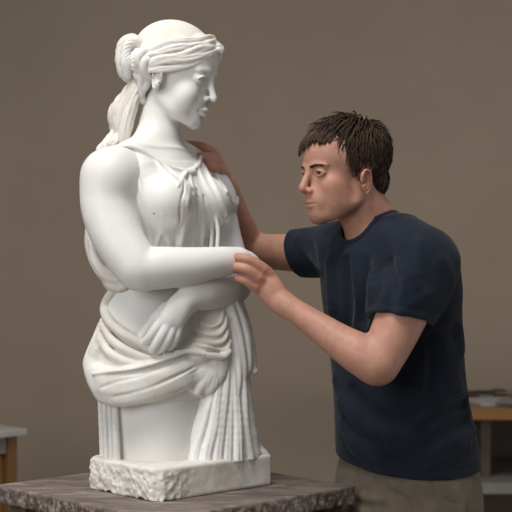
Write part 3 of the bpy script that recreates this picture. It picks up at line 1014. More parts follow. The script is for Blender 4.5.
# outer falling edge with stepped zigzag hem
for pts in [
    [(233, 300, 10, 5), (241, 320, 8, 6), (246, 345, 8, 6), (247, 368, 8, 5), (240, 378, 10, 4)],
    [(228, 300, 14, 5), (235, 325, 14, 6), (240, 350, 14, 6), (242, 376, 14, 5), (234, 392, 16, 4)],
    [(238, 300, 0, 5), (246, 325, 0, 5), (251, 350, 0, 5), (253, 368, 0, 3.5)],
    [(243, 370, 4, 5), (244, 392, 4, 5), (246, 404, 4, 4), (243, 410, 6, 3)],
    [(240, 385, 0, 5), (245, 408, 0, 5), (249, 424, 0, 4), (246, 432, 2, 3)],
    [(243, 415, 2, 5), (250, 434, 2, 5), (255, 446, 2, 4.5), (250, 452, 4, 4)],
    [(246, 430, -4, 5), (256, 446, -4, 5), (265, 457, -4, 5), (266, 462, -4, 4)],
    [(224, 300, 14, 4), (232, 330, 18, 4), (238, 360, 18, 4), (237, 392, 22, 3.5), (228, 416, 28, 3), (215, 433, 36, 2.6), (204, 448, 42, 2)],
]:
    sk.append(fold(pts, 0.003))
for pts in [
    [(240, 366, 6, 3), (248, 371, 6, 3), (255, 372, 2, 2.6), (254, 366, 0, 2.4)],
    [(238, 398, 8, 3), (245, 404, 6, 3), (250, 405, 2, 2.4)],
    [(244, 424, 6, 3), (251, 430, 4, 3), (256, 430, 0, 2.2)],
    [(248, 446, 6, 3), (258, 450, 4, 3), (267, 456, 0, 2.6)],
]:
    sk.append(fold(pts, 0.003))
# pleats at the near back corner
for x0, x1, d in ((104, 108, 24), (109, 113, 34), (114, 117, 42), (100, 104, 10)):
    sk.append(fold([(x0, 385, d, 3), ((x0 + x1) / 2, 425, d, 3.4), (x1, 470, d, 3.8)], 0.002))
sk.append(('i', 0.001, halfspace((0, 0, TOPZ + 0.064), (0, 0, -1))))
sko = sculpt('skirt', sk, 0.0024, M['marble'], statue)

# ---- plinth, rough hewn on the near-left face
F_, R_, L_ = np.array([-0.209, -0.232]), np.array([0.037, 0.0]), np.array([-0.385, -0.028])
pcn = (R_ + L_) / 2
e1 = (R_ - F_)
h1 = np.linalg.norm(e1) / 2
e1 /= np.linalg.norm(e1)
e2 = np.array([-e1[1], e1[0]])
h2 = abs((L_ - F_) @ e2) / 2
pcn = F_ + e1 * h1 + e2 * h2
Rp = np.array([[e1[0], e2[0], 0], [e1[1], e2[1], 0], [0, 0, 1]])
PH = 0.0355
def rough(p):
    q = (p - np.array([pcn[0], pcn[1], 0])) @ Rp
    side = np.clip((-q[:, 0] - h1 + 0.03) / 0.02, 0, 1)       # near-left face
    crn = np.clip((-q[:, 1] - h2 + 0.02) / 0.02, 0, 1) * np.clip((-q[:, 0] - h1 + 0.11) / 0.06, 0, 1)
    w = np.clip(side + crn, 0, 1) * np.clip((TOPZ + 2 * PH - 0.003 - p[:, 2]) / 0.012, 0, 1)
    return w * (0.0034 * fnoise(p, 90, 3) + 0.0022 * vnoise(p, 30)) + 0.0008 * fnoise(p, 30, 2)
pl = [('u', 0, rbox((pcn[0], pcn[1], TOPZ + PH), (h1, h2, PH), Rp, 0.007)),
      ('i', 0.004, halfspace((F_[0] + 0.0, F_[1] + 0.014, TOPZ), (-0.1, -1, 0))),
      ('i', 0.012, halfspace((L_[0] + 0.012, L_[1], TOPZ), (-1, 0.1, 0))),
      ('d', 0, Prim(None, 0, rough)),
      ('i', 0.0, halfspace((0, 0, TOPZ + 0.0005), (0, 0, -1)))]
plo = sculpt('plinth', pl, 0.0024, M['rough_marble'], statue)
# ------------------------------------------------------------------ the man
def skin_mat():
    m, nt, b = nodemat('skin')
    L = nt.links
    at = N(nt, 'ShaderNodeVertexColor', layer_name='tone')
    tc = N(nt, 'ShaderNodeTexCoord')
    n = N(nt, 'ShaderNodeTexNoise', i_Scale=60.0, i_Detail=4.0)
    L.new(tc.outputs['Object'], n.inputs['Vector'])
    mx = N(nt, 'ShaderNodeMix', data_type='RGBA', blend_type='MULTIPLY')
    mx.inputs[0].default_value = 0.35
    r = N(nt, 'ShaderNodeValToRGB')
    r.color_ramp.elements[0].color = (0.75, 0.62, 0.58, 1)
    r.color_ramp.elements[1].color = (1, 1, 1, 1)
    r.color_ramp.elements[0].position, r.color_ramp.elements[1].position = 0.35, 0.6
    L.new(n.outputs['Fac'], r.inputs['Fac'])
    L.new(at.outputs['Color'], mx.inputs[6])
    L.new(r.outputs['Color'], mx.inputs[7])
    L.new(mx.outputs[2], b.inputs['Base Color'])
    b.inputs['Roughness'].default_value = 0.52
    b.inputs['Specular IOR Level'].default_value = 0.35
    b.inputs['Subsurface Weight'].default_value = 0.2
    b.inputs['Subsurface Radius'].default_value = (1.0, 0.35, 0.2)
    b.inputs['Subsurface Scale'].default_value = 0.006
    n2 = N(nt, 'ShaderNodeTexNoise', i_Scale=420.0, i_Detail=3.0)
    L.new(tc.outputs['Object'], n2.inputs['Vector'])
    bp = N(nt, 'ShaderNodeBump', i_Strength=0.12, i_Distance=0.001)
    L.new(n2.outputs['Fac'], bp.inputs['Height'])
    L.new(bp.outputs['Normal'], b.inputs['Normal'])
    return m
def cloth_mat(name, c1, c2, fine=900, rough=0.9, sheen=0.1, bump=0.3):
    m = simple(name, c1, c2, 22, rough, bump, fine, dist=0.001, spec=0.15)
    b = m.node_tree.nodes['Principled BSDF']
    b.inputs['Sheen Weight'].default_value = sheen
    b.inputs['Sheen Roughness'].default_value = 0.5
    return m
M['skin'] = skin_mat()
M['navy'] = cloth_mat('navy_cotton', (0.0088, 0.0125, 0.0215), (0.0128, 0.0178, 0.029), sheen=0.08)
M['khaki'] = cloth_mat('khaki_twill', (0.115, 0.092, 0.066), (0.150, 0.122, 0.090), 500)
M['hair'] = simple('dark_brown_hair', (0.026, 0.014, 0.008), (0.065, 0.036, 0.021), 60, 0.6, 0, spec=0.25)
M['shoe'] = simple('brown_leather', (0.05, 0.03, 0.02), (0.08, 0.05, 0.03), 20, 0.5, 0.1)

man = tag(empty('person', (0.30, 0.10, 0)), 'man in a navy t-shirt and khaki trousers touching the white statue with both hands', 'person')
MA = math.radians(57)
mL = (0.545, 0.839)   # its left in (px, depth)
mF = (-0.839, 0.545)
MANG = math.atan2(-0.839, 0.545)
MC = T(344.5, 172, 4)
MR = head_frame(-62, 4, 0)
MS = 1.035
m_rings = [(381, 232, -12, 46, 30), (383, 245, -14, 64, 36), (386, 268, -16, 72, 43), (390, 300, -20, 74, 46), (395, 350, -30, 71, 49), (400, 400, -40, 71, 50), (405, 440, -46, 75, 54),
           (407, 480, -50, 82, 61), (407, 530, -52, 82, 62), (406, 575, -52, 70, 56)]
body = [
    ('u', 0, loft(m_rings, MANG, cap=0.02)),
    ('u', 0.02, pc([(349, 186, 2, 26), (358, 202, -2, 25.5), (369, 220, -8, 26.5), (378, 236, -12, 30)])),
    ('u', 0.02, pc([(380, 240, -4, 20), (402, 243, 26, 20), (422, 257, 50, 24)])),
    ('u', 0.02, pc([(378, 240, -20, 20), (356, 238, -52, 21), (334, 247, -82, 24)])),
    # near arm
    ('u', 0.008, pc([(424, 260, 50, 27.5), (413, 290, 56, 26), (399, 322, 63, 24.5), (386, 350, 70, 22), (377, 364, 74, 21)])),
    ('u', 0.012, pc([(377, 364, 74, 20.5), (360, 354, 70, 20.5), (342, 343, 63, 17.5), (320, 328, 54, 14.5), (298, 313, 46, 12), (283, 303, 42, 11)])),
    # far arm
    ('u', 0.008, pc([(334, 248, -82, 23), (305, 252, -104, 20), (275, 252, -124, 17.5), (250, 250, -140, 17)])),
    ('u', 0.012, pc([(250, 250, -140, 17), (241, 232, -126, 17), (232, 205, -104, 13.5), (226, 186, -86, 11)])),
    # near hand: palm, four fingers over the statue's elbow, thumb behind
    ('u', 0.010, pc([(286, 306, 42, 10.5), (278, 299, 40, 12), (269, 288, 38, 13.5), (264, 281, 37, 12)], flat=(-0.3, -1, 0.15), ratio=0.72)),
    ('u', 0.003, pc([(270, 277, 38, 7), (263.5, 269.5, 42.5, 6.0), (253, 261.8, 47, 4.9), (243.5, 258.2, 47, 4.5), (235.5, 257, 41, 3.8)], 5)),
    ('u', 0.002, pc([(266, 284, 39, 7), (258.5, 277.5, 44.5, 6.0), (248.5, 270.2, 49, 5.0), (239.5, 267.2, 46.5, 4.5), (232, 267, 39, 3.8)], 5)),
    ('u', 0.002, pc([(264, 291, 37, 6.5), (256, 286.5, 42, 5.6), (247.5, 281.0, 45, 4.7), (241.5, 278.4, 43, 4.3), (237, 277.8, 38, 3.7)], 5)),
    ('u', 0.003, pc([(267, 294, 30, 6), (261, 291, 26, 5.2), (256, 287, 20, 4.7), (252, 283, 14, 4.2), (251, 280, 9, 3.6)], 4)),
    ('u', 0.005, pc([(276, 292, 30, 8), (270, 282, 20, 7), (264, 274, 10, 6), (259, 270, 2, 5)], 4)),
    ('u', 0.004, ps(263.5, 269.5, 44.5, 4.6)), ('u', 0.004, ps(258.5, 277.5, 46.5, 4.6)), ('u', 0.004, ps(256, 286.3, 44, 4.2)),
    # far hand on the statue's shoulder
    ('u', 0.010, pc([(227, 187, -86, 10.5), (222, 176, -78, 12), (216, 166, -70, 13.5), (213, 160, -66, 12)], flat=(0.75, -0.1, 0.55), ratio=0.68)),
    ('u', 0.004, pc([(215, 156, -58, 6.5), (208, 150.5, -52, 5.4), (200, 146.8, -48, 4.8), (191, 145.2, -48, 4.2), (181, 144.8, -50, 3.6)], 4)),
    ('u', 0.003, pc([(212, 157, -68, 7), (204, 150, -66, 6), (196, 147, -62, 5.4), (188, 146, -64, 4.8), (181, 147, -70, 4.0)], 4)),
    ('u', 0.003, pc([(212, 158, -78, 6.5), (205, 151, -78, 5.8), (197, 149, -76, 5.2), (190, 150, -80, 4.6), (185, 152, -86, 4.0)], 4)),
    ('u', 0.003, pc([(214, 162, -86, 6), (208, 155, -90, 5), (201, 154, -92, 4.6), (196, 157, -96, 3.8)], 4)),
    ('u', 0.003, pc([(217, 160, -48, 6), (209, 157.5, -38, 5.0), (203, 156.8, -33, 4.4), (199, 157, -32, 4.0)], 4)),
    ('u', 0.004, pc([(222, 175, -66, 8), (217, 169, -48, 6.2), (212, 166.5, -37, 5.4), (207, 165, -34, 4.8)], 4)),
]
mh = head_ops(False, True, -27)
body.append(('u', 0.008, sub(mh, MC, MR, MS)))
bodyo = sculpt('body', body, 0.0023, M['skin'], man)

def skin_tone(p):
    base = np.array([0.50, 0.262, 0.187])
    c = np.tile(base, (len(p), 1))
    q = ((p - MC) @ MR) / MS * 1000
    nz = fnoise(p, 30, 2)[:, None]
    c *= 1 + 0.05 * nz
    def blob(cx, r, col, w, arr=q, soft=0.5):
        d = np.linalg.norm((arr - np.array(cx)) / np.array(r), axis=1)
        k = np.clip((1 - d) / soft, 0, 1)[:, None] * w
        return k, np.array(col)
    near = np.linalg.norm(q, axis=1) < 200
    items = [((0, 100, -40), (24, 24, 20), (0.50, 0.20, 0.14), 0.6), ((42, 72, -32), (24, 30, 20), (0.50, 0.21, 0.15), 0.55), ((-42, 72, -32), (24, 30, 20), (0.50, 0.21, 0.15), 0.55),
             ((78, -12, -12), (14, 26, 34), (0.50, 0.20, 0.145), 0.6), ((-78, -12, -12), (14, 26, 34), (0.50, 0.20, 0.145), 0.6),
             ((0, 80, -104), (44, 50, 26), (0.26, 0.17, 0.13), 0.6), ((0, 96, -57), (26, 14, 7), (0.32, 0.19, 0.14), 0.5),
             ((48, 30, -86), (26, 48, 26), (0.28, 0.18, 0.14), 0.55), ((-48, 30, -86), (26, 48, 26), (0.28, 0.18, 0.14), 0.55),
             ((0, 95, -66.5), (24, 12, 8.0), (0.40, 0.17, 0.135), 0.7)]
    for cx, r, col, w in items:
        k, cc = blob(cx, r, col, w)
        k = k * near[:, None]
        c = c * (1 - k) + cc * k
    for px, py, d, r in [(266, 268, 46, 10), (260, 277, 48, 9), (257, 287, 45, 8), (236, 257, 41, 6), (233, 267, 39, 6), (238, 277, 38, 6), (208, 151, -56, 9), (182, 146, -54, 7), (207, 164, -43, 7), (201, 157, -38, 6), (376, 372, 76, 18)]:
        k, cc = blob(T(px, py, d), (r / U,) * 3, (0.50, 0.20, 0.15), 0.45, p, 0.8)
        c = c * (1 - k) + cc * k
    return c
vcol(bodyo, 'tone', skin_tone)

# ---- eyes
def mpt(x, y, z):
    return MR @ (np.array([x, y, z]) * 0.001 * MS) + MC
def eye_mat():
    m, nt, b = nodemat('eye')
    at = N(nt, 'ShaderNodeVertexColor', layer_name='tone')
    nt.links.new(at.outputs['Color'], b.inputs['Base Color'])
    b.inputs['Roughness'].default_value = 0.12
    return m
M['eye'] = eye_mat()
gaze = (MR @ np.array([0.10, 1.0, -0.02]))
gaze /= np.linalg.norm(gaze)
for x in (-31, 31):
    c = mpt(x, 73.5, 0)
    eo = sculpt('eye', [('u', 0, sphere(c, 0.0121 * MS))], 0.0008 / VS, M['eye'], man)
    def tone(p):
        v = (p - c)
        v /= np.linalg.norm(v, axis=1)[:, None]
        a = np.degrees(np.arccos(np.clip(v @ gaze, -1, 1)))[:, None]
        col = np.where(a < 13, np.array([0.004, 0.004, 0.004]), np.where(a < 29, np.array([0.045, 0.03, 0.02]), np.array([0.52, 0.46, 0.42])))
        return col
    vcol(eo, 'tone', tone)

# ---- hair made of many short locks over a cap
def locks(specs, name, mat, parent, sides=4):
    V, F = [], []
    for P, r0 in specs:
        P = np.asarray(P)
        n = len(P)
        b0 = len(V)
        for i in range(n):
            t = P[min(i + 1, n - 1)] - P[max(i - 1, 0)]
            t = t / (np.linalg.norm(t) + 1e-9)
            a = np.cross(t, (0.31, 0.2, 0.93))
            a /= np.linalg.norm(a) + 1e-9
            b_ = np.cross(t, a)
            s = i / (n - 1)
            r = r0 * (0.75 + 0.5 * s if s < 0.5 else 2.0 * (1 - s) * 0.95 + 0.05)
            for k in range(sides):
                w = 2 * math.pi * k / sides
                V.append(P[i] + (a * math.cos(w) + b_ * math.sin(w)) * r)
        for i in range(n - 1):
            for k in range(sides):
                k2 = (k + 1) % sides
                F.append((b0 + i * sides + k, b0 + i * sides + k2, b0 + (i + 1) * sides + k2, b0 + (i + 1) * sides + k))
    return mesh_from(name, np.array(V), np.array(F), mat, parent)
cap_c, cap_r = np.array([0, -13, 37.0]), np.array([77, 99.5, 82.0])
def in_face(q):
    x, y, z = q
    ax = abs(x)
    if y > 22 and z < 50 - max(0, ax - 34) * 0.5 + max(0, (28 - y)) * 0:      # forehead and temples
        return True
    if y > 34 and z < 56 and ax > 40:
        return True
    if y > 10 and z < -14:
        return True
    if -36 < y <= 12 and z < 14 and ax > 40:                                   # ear and behind
        return y < 8 or z < -16
    if z < -62 or (z < -30 and y > -42):
        return True
    return False
mcap = [('u', 0, sub([('u', 0, ell(cap_c * 0.001, cap_r * 0.001)),
                      ('u', 0.012, ell((0, -0.056, -0.020), (0.058, 0.042, 0.046))),
                      ('s', 0.004, rbox((0, 0.075, 0.004), (0.09, 0.052, 0.056), None, 0.02)),
                      ('s', 0.004, rbox((0, 0.032, -0.065), (0.09, 0.055, 0.052), None, 0.01)),
                      ('s', 0.003, ell((0.082, -0.016, -0.018), (0.026, 0.022, 0.038))),
                      ('s', 0.003, ell((-0.082, -0.016, -0.018), (0.026, 0.022, 0.038))),
                      ('s', 0.003, rbox((0, -0.02, -0.11), (0.09, 0.10, 0.045), None, 0.01))], MC, MR, MS))]
hairp = sculpt('hair', mcap, 0.002, M['hair'], man)
rr = random.Random(11)
specs = []
crown = np.array([8.0, -52.0, 112.0])
tries = 0
while len(specs) < 2300 and tries < 40000:
    tries += 1
    v = np.array([rr.gauss(0, 1) for _ in range(3)])
    v /= np.linalg.norm(v)
    q = cap_c + v * cap_r
    if in_face(q):
        continue
    if q[2] < -20 and q[1] > -50:
        continue
    away = q - crown
    top = max(0.0, min(1.0, (q[2] - 60) / 45))
    front = max(0.0, min(1.0, (q[1] - 0) / 60))
    dirv = away / (np.linalg.norm(away) + 15) + np.array([0.25 * top, 1.0 * front * top + 0.3 * top, -0.9 * (1 - top)]) + np.array([rr.gauss(0, .18), rr.gauss(0, .18), rr.gauss(0, .12)])
    if q[2] < 60 and q[1] > -10:
        dirv += np.array([0, -0.25, 0])
    ln = (34 + 16 * top) * rr.uniform(0.6, 1.1) if q[2] > 40 else 22 * rr.uniform(0.6, 1.1)
    if q[2] < -5:
        ln = 12
    lift = rr.uniform(2, 8) * (0.5 + 1.0 * top)
    if rr.random() < 0.06:
        lift *= 1.8
    P = []
    cur = q.copy()
    n = 7
    for i in range(n):
        s = i / (n - 1)
        nrm = (cur - cap_c) / cap_r ** 2
        nrm /= np.linalg.norm(nrm)
        P.append(mpt(*(cur + nrm * (lift * math.sin(min(s * 1.5, 1.0) * 1.57) - 1.0 + (1.5 if s > 0.8 else 0)))))
        dt = dirv - nrm * (dirv @ nrm)
        dt /= np.linalg.norm(dt) + 1e-9
        cur = cur + dt * ln / (n - 1)
        e = (cur - cap_c) / cap_r
        e_ = np.linalg.norm(e)
        if cur[1] < 70 or cur[2] > 70:
            cur = cap_c + (cur - cap_c) / e_
        dirv = dirv + np.array([0, 0, -0.10])
    tip = (MR.T @ (P[-1] - MC)) / MS * 1000
    if tip[1] > 42 and tip[2] < 70 and abs(tip[0]) < 62:
        continue
    specs.append((P, rr.uniform(1.1, 2.3) * 0.001))
# nape and behind the ears
nc, nr = np.array([0, -56, -20.0]), np.array([60, 44, 48.0])
for i in range(700):
    v = np.array([rr.gauss(0, 1) for _ in range(3)])
    v /= np.linalg.norm(v)
    q = nc + v * nr
    if q[1] > -38 or q[2] < -56 or q[2] > 22:
        continue
    P = []
    cur = q.copy()
    for k in range(5):
        nrm = (cur - nc) / nr ** 2
        nrm /= np.linalg.norm(nrm)
        P.append(mpt(*(cur + nrm * (1.5 + 0.3 * k))))
        dt = np.array([rr.gauss(0, .15), -0.1, -1.0])
        dt = dt - nrm * (dt @ nrm)
        dt /= np.linalg.norm(dt)
        cur = cur + dt * rr.uniform(3, 4.5)
        if cur[2] < -20:
            cur[:2] = cur[:2] * 0.995
        else:
            cur = nc + (cur - nc) / np.linalg.norm((cur - nc) / nr)
    specs.append((P, rr.uniform(1.1, 1.9) * 0.001))
# fringe falling over the forehead, kept clear of the skin
gx, gz = np.arange(-66, 67, 6.0), np.arange(34, 112, 6.0)
def face_y(x, z):
    ys = np.arange(118, 10, -0.9)
    P = np.stack([np.full(len(ys), x), ys, np.full(len(ys), z)], 1) * 0.001
    v = ev(mh, P, P.mean(axis=0), 0.2)
    i = np.nonzero(v < 0)[0]
    return ys[i[0]] if len(i) else 10.0
FY = np.array([[face_y(a, b) for b in gz] for a in gx])
def fy(x, z):
    i = min(max((x - gx[0]) / 6, 0), len(gx) - 1.001)
    j = min(max((z - gz[0]) / 6, 0), len(gz) - 1.001)
    a, b = int(i), int(j)
    i -= a
    j -= b
    return (FY[a, b] * (1 - i) + FY[a + 1, b] * i) * (1 - j) + (FY[a, b + 1] * (1 - i) + FY[a + 1, b + 1] * i) * j
clumps = []
for i in range(46):
    x = -60 + 114 * (i + 0.5) / 46 + rr.uniform(-1.5, 1.5)
    t = min(1.0, max(0.0, (15 - x) / 38))
    clumps.append((x, 62 - 19 * t + rr.uniform(-6, 4) + max(0, abs(x) - 40) * 0.15, rr.uniform(-1, 7), rr.uniform(1.5, 6.5) + 3 * t))
for i in range(700):
    cx_, cz_, cdx, coff = rr.choice(clumps)
    x = cx_ + rr.uniform(-3.5, 3.5)
    z0 = rr.uniform(78, 106) - abs(x) * 0.25
    z1 = cz_ + rr.uniform(-1.5, 5)
    off = coff + rr.uniform(-1.2, 1.2)
    P = []
    for k in range(8):
        s = k / 7
        xx = x + cdx * s - (x - cx_) * 0.75 * s
        zz = z0 + (z1 - z0) * s ** 1.25
        P.append(mpt(xx, fy(xx, zz) + 1.4 + max(1.8, off) * math.sin(min(1.0, s * 1.6 + 0.05) * 1.57) * (1.25 - 0.3 * s), zz))
    specs.append((P, rr.uniform(1.0, 1.9) * 0.001))
# sideburns
for i in range(170):
    x = rr.choice((-1, 1))
    y0, z0 = rr.uniform(4, 33), rr.uniform(-16, 34)
    if z0 < 0 and y0 > 16:
        continue
    P = []
    for k in range(5):
        s = k / 4
        P.append(mpt(x * (73.5 + 1.2 * s - max(0, y0 - 10) * 0.16 - max(0, -z0) * 0.10), y0 - 3 * s, z0 - 15 * s))
    specs.append((P, rr.uniform(0.9, 1.5) * 0.001))
locks(specs, 'hair_locks', M['hair'], hairp)
# eyebrows lie on the brow ridge
for x in (-1, 1):
    sp_ = []
    for i in range(130):
        s_ = rr.random()
        bx, bz = 12 + 33 * s_, 12.0 + 4.5 * math.sin(s_ * 2.6) - 2.5 * s_ + rr.uniform(-3.0, 3.0) * (1 - 0.6 * s_)
        P = []
        for k in range(4):
            xx, zz = bx + 2.3 * k, bz + 0.5 * k
            P.append(mpt(x * xx, face_y(x * xx, zz) + 0.7, zz))
        sp_.append((P, 0.0008))
    locks(sp_, 'eyebrow', M['hair'], man, 3)

# ---- t-shirt
s_rings = [(382, 222, -14, 40, 30), (382, 234, -14, 60, 40), (384, 250, -15, 80, 50), (387, 272, -17, 86, 56), (390, 300, -20, 86.5, 58), (395, 350, -30, 81, 59), (400, 400, -40, 81, 60),
           (405, 440, -46, 85, 63), (407, 470, -50, 87, 65), (408, 492, -50, 88, 66)]
def shirt_disp(th, z, p):
    lo = np.clip((1.30 - z) / 0.35, 0, 1)
    return 0.0035 * vnoise(np.stack([th * 1.2, z * 3, z * 0], 1), 2.0) * lo + 0.0028 * vnoise(np.stack([th * 1.0, z * 14 + th * 2.0, z * 0], 1) + 5, 1.6) * lo
def clipped(pr, pt, n, k=0.002):
    return sub([('u', 0, pr), ('i', k, halfspace(pt, n))], (0, 0, 0), np.eye(3), 1.0)
shirt = [
    ('u', 0, loft(s_rings, MANG, disp=shirt_disp)),
    ('u', 0.03, pc([(384, 238, -8, 26), (403, 242, 24, 27), (421, 256, 48, 31)])),
    ('u', 0.02, pc([(432, 262, 38, 28), (430, 290, 20, 30)], 1)),
    ('u', 0.03, pc([(378, 241, -20, 24), (356, 241, -50, 24), (336, 249, -80, 27)])),
    ('u', 0.012, clipped(pc([(425, 262, 50, 34), (420, 276, 52, 34), (412, 292, 56, 34), (402.5, 314, 60, 32.5), (393, 340, 66, 31)]), T(409, 320, 58), T(405, 336, 62) - T(411, 301, 58))),
    ('u', 0.012, clipped(pc([(336, 250, -82, 27), (318, 252, -94, 25.5), (300, 253, -106, 24), (280, 253, -118, 22)]), T(298, 253, -107), T(284, 256, -118) - T(304, 250, -102))),
]
sb = list(shirt)
def sfold(pts, lift=-1.0, k=0.010, r=None):
    shirt.append(('u', 0.016, pc([(x, y, d - r * 2.3 * 0.78 - 0.3, r * 2.3) for x, y, d, r in onto(sb, pts, 0, 20)], 5)))
def sgroove(pts, lift=1.5, k=0.012):
    shirt.append(('s', 0.014, pc([(x, y, d + r * 2.3 * 0.82, r * 2.3) for x, y, d, r in onto(sb, pts, 0, 20)], 5)))
for pts in [
    [(332, 262, 3), (336, 300, 4), (338, 340, 3)], [(352, 256, 3), (356, 290, 4), (352, 330, 3)], [(372, 262, 3), (376, 296, 4), (370, 320, 3)],
    [(462, 398, 3), (446, 404, 4), (424, 418, 3)], [(464, 412, 3), (450, 420, 5), (430, 438, 3)], [(470, 430, 3), (452, 440, 5), (426, 452, 3)],
    [(440, 350, 3), (448, 372, 4), (456, 392, 3)], [(428, 352, 3), (424, 380, 4), (412, 404, 3)], [(346, 400, 3), (366, 424, 4), (392, 440, 3)],
    [(346, 424, 3), (358, 444, 4), (380, 458, 3)], [(456, 330, 3), (455, 352, 4), (448, 366, 3)],
    [(440, 262, 2.5), (446, 280, 3.5), (440, 304, 3)], [(420, 246, 2.5), (416, 270, 3.5), (402, 296, 3)],
    [(300, 240, 2), (312, 250, 3), (322, 266, 2.5)], [(318, 236, 2), (324, 250, 3), (326, 268, 2.5)],
]:
    sfold(pts)
for pts in [
    [(396, 292, 1.3), (404, 284, 1.6), (416, 276, 1.3)], [(392, 304, 1.3), (402, 296, 1.7), (418, 287, 1.3)], [(400, 310, 1.2), (412, 302, 1.5), (426, 294, 1.2)],
    [(398, 262, 1.4), (394, 276, 1.8), (388, 296, 1.4)], [(444, 340, 1.5), (450, 352, 2.0), (452, 368, 1.5)], [(404, 396, 1.5), (424, 404, 2), (446, 400, 1.5)],
    [(360, 440, 1.5), (380, 448, 2), (402, 450, 1.5)], [(336, 380, 1.4), (342, 396, 2), (354, 410, 1.4)], [(430, 462, 1.5), (448, 456, 2), (466, 446, 1.5)],
]:
    sfold(pts)
for pts in [
    [(344, 262, 3), (346, 300, 3.5), (345, 330, 3)], [(364, 262, 3), (366, 292, 3.5), (361, 322, 3)],
    [(466, 405, 3), (448, 412, 3.5), (426, 428, 3)], [(468, 421, 3), (450, 430, 3.5), (428, 445, 3)],
    [(388, 262, 2.5), (392, 286, 3), (386, 312, 2.5)],
    [(434, 340, 3), (436, 362, 3.5), (432, 388, 3)], [(352, 392, 3), (374, 416, 3.5), (402, 428, 3)],
]:
    sgroove(pts)
# openings: neck, sleeves, hem (shell about 3 mm off the body)
nk = pc([(330, 172, 6, 24), (349, 192, 2, 28.5), (362, 212, -4, 28.5), (370, 224, -8, 29)], 5)
shirt.append(('s', 0.003, nk))
nk2 = pc([(345, 200, 4, 24), (354, 220, 4, 22), (358, 226, 6, 20)], 3)
shirt.append(('s', 0.003, nk2))
shirt.append(('s', 0.002, clipped(pc([(413, 290, 56, 27), (399, 322, 63, 25.8), (386, 350, 70, 23.5)], 3), T(409, 316, 58), T(411, 301, 58) - T(405, 336, 62))))
shirt.append(('s', 0.002, clipped(pc([(318, 252, -94, 22), (300, 253, -106, 20.5), (275, 253, -124, 19)], 3), T(306, 252, -101), T(304, 250, -102) - T(284, 256, -118))))
shirt.append(('i', 0.003, halfspace(T(405, 480, 28), (0.0, 0.15, -1))))
hemf = halfspace(T(405, 480, 28), (0.0, 0.15, -1)).f
slf = halfspace(T(409, 320, 58), T(405, 336, 62) - T(411, 301, 58)).f
def stitched(p):
    a = np.exp(-((hemf(p) + 0.020) / 0.0022) ** 2)
    b = np.exp(-((slf(p) + 0.017) / 0.0022) ** 2) * (np.linalg.norm(p - T(409, 316, 58), axis=1) < 0.09)
    return 0.0013 * np.maximum(a, b)
shirt.append(('d', 0, Prim(None, 0, stitched)))
shirto = sculpt('t_shirt', shirt, 0.0031, M['navy'], man)
# ribbed collar, sleeve hems and bottom hem follow the garment's own edges
def rim(ops, other, rad, c, br):
    c = np.asarray(c, float)
    def f(p):
        a = ev(ops, p, c, 9.0)
        b = other(p)
        return np.maximum(np.hypot(a, b) - rad, np.linalg.norm(p - c, axis=1) - br)
    return Prim(c, br, f)
nkf = lambda p: smin(nk.f(p), nk2.f(p), 0.003)
collar_ops = [('u', 0, rim(sb, lambda p: nkf(p) - 0.001, 0.0052, T(368, 228, -6), 0.125))]
clo = sculpt('collar', collar_ops, 0.0022, M['navy'], shirto)
# ---- trousers, legs apart, down to the shoes
def at(px, py, d, r):
    return (px, py, d, r)
tr = [('u', 0, loft([(407, 452, -50, 80, 58), (407, 475, -50, 87, 65), (407, 505, -50, 90, 68), (406, 540, -52, 90, 68), (404, 572, -52, 84, 64), (404, 600, -52, 70, 56)], MANG, cap=0.02))]
hipL, hipR = (425, -24), (386, -84)
for (hx, hd), (fx, fd) in (((427, -26), (436, -14)), ((386, -80), (374, -98))):
    tr.append(('u', 0.03, pc([(hx, 560, hd, 48), ((hx + fx) / 2, 680, (hd + fd) / 2, 40), (fx, 780, fd, 33), (fx + 2, 878, fd, 29)], 4)))
sbt = list(tr)
for pts in [[(431, 476, 1.6), (436, 492, 1.8), (446, 500, 1.8), (458, 504, 1.6)], [(372, 478, 1.4), (372, 500, 1.8), (370, 520, 1.4)]]:
    tr.append(('s', 0.003, pc(onto(sbt, pts, 0.8, 20), 4)))
for pts in [[(344, 486, 3), (362, 496, 4), (384, 500, 3)], [(392, 484, 3), (412, 496, 4), (420, 516, 3)], [(456, 488, 3), (462, 500, 4), (462, 514, 3)], [(350, 500, 3), (364, 512, 4), (380, 524, 3)]]:
    tr.append(('u', 0.010, pc(onto(sbt, pts, -1.2, 20), 4)))
tro = sculpt('trousers', tr, 0.0042, M['khaki'], man)
for (fx, fd), nm in (((436, -14), 'shoe'), ((374, -98), 'shoe')):
    w = T(fx, 878, fd)
    Rz = rotm(rz=math.degrees(MANG))
    fw = np.array([-0.839, -0.545, 0])
    c = np.array([w[0], w[1], 0.0])
    shp = [('u', 0, chain([tuple(c + fw * -0.05 + (0, 0, 0.05)) + (0.042,), tuple(c + fw * 0.06 + (0, 0, 0.045)) + (0.046,), tuple(c + fw * 0.17 + (0, 0, 0.035)) + (0.040,)], 4)),
           ('u', 0.02, chain([tuple(c + fw * -0.04 + (0, 0, 0.05)) + (0.042,), tuple(c + fw * -0.03 + (0, 0, 0.12)) + (0.046,)], 1)),
           ('i', 0.004, halfspace((0, 0, 0.001), (0, 0, -1)))]
    sculpt(nm, shp, 0.004, M['shoe'], man)
# ------------------------------------------------------------------ furniture at the back of the room
def at2(px, py, Y):
    D = CAM_D + Y
    return (px - 256.0) / FPX * D, CAM_Z + (HOR - py) / FPX * D
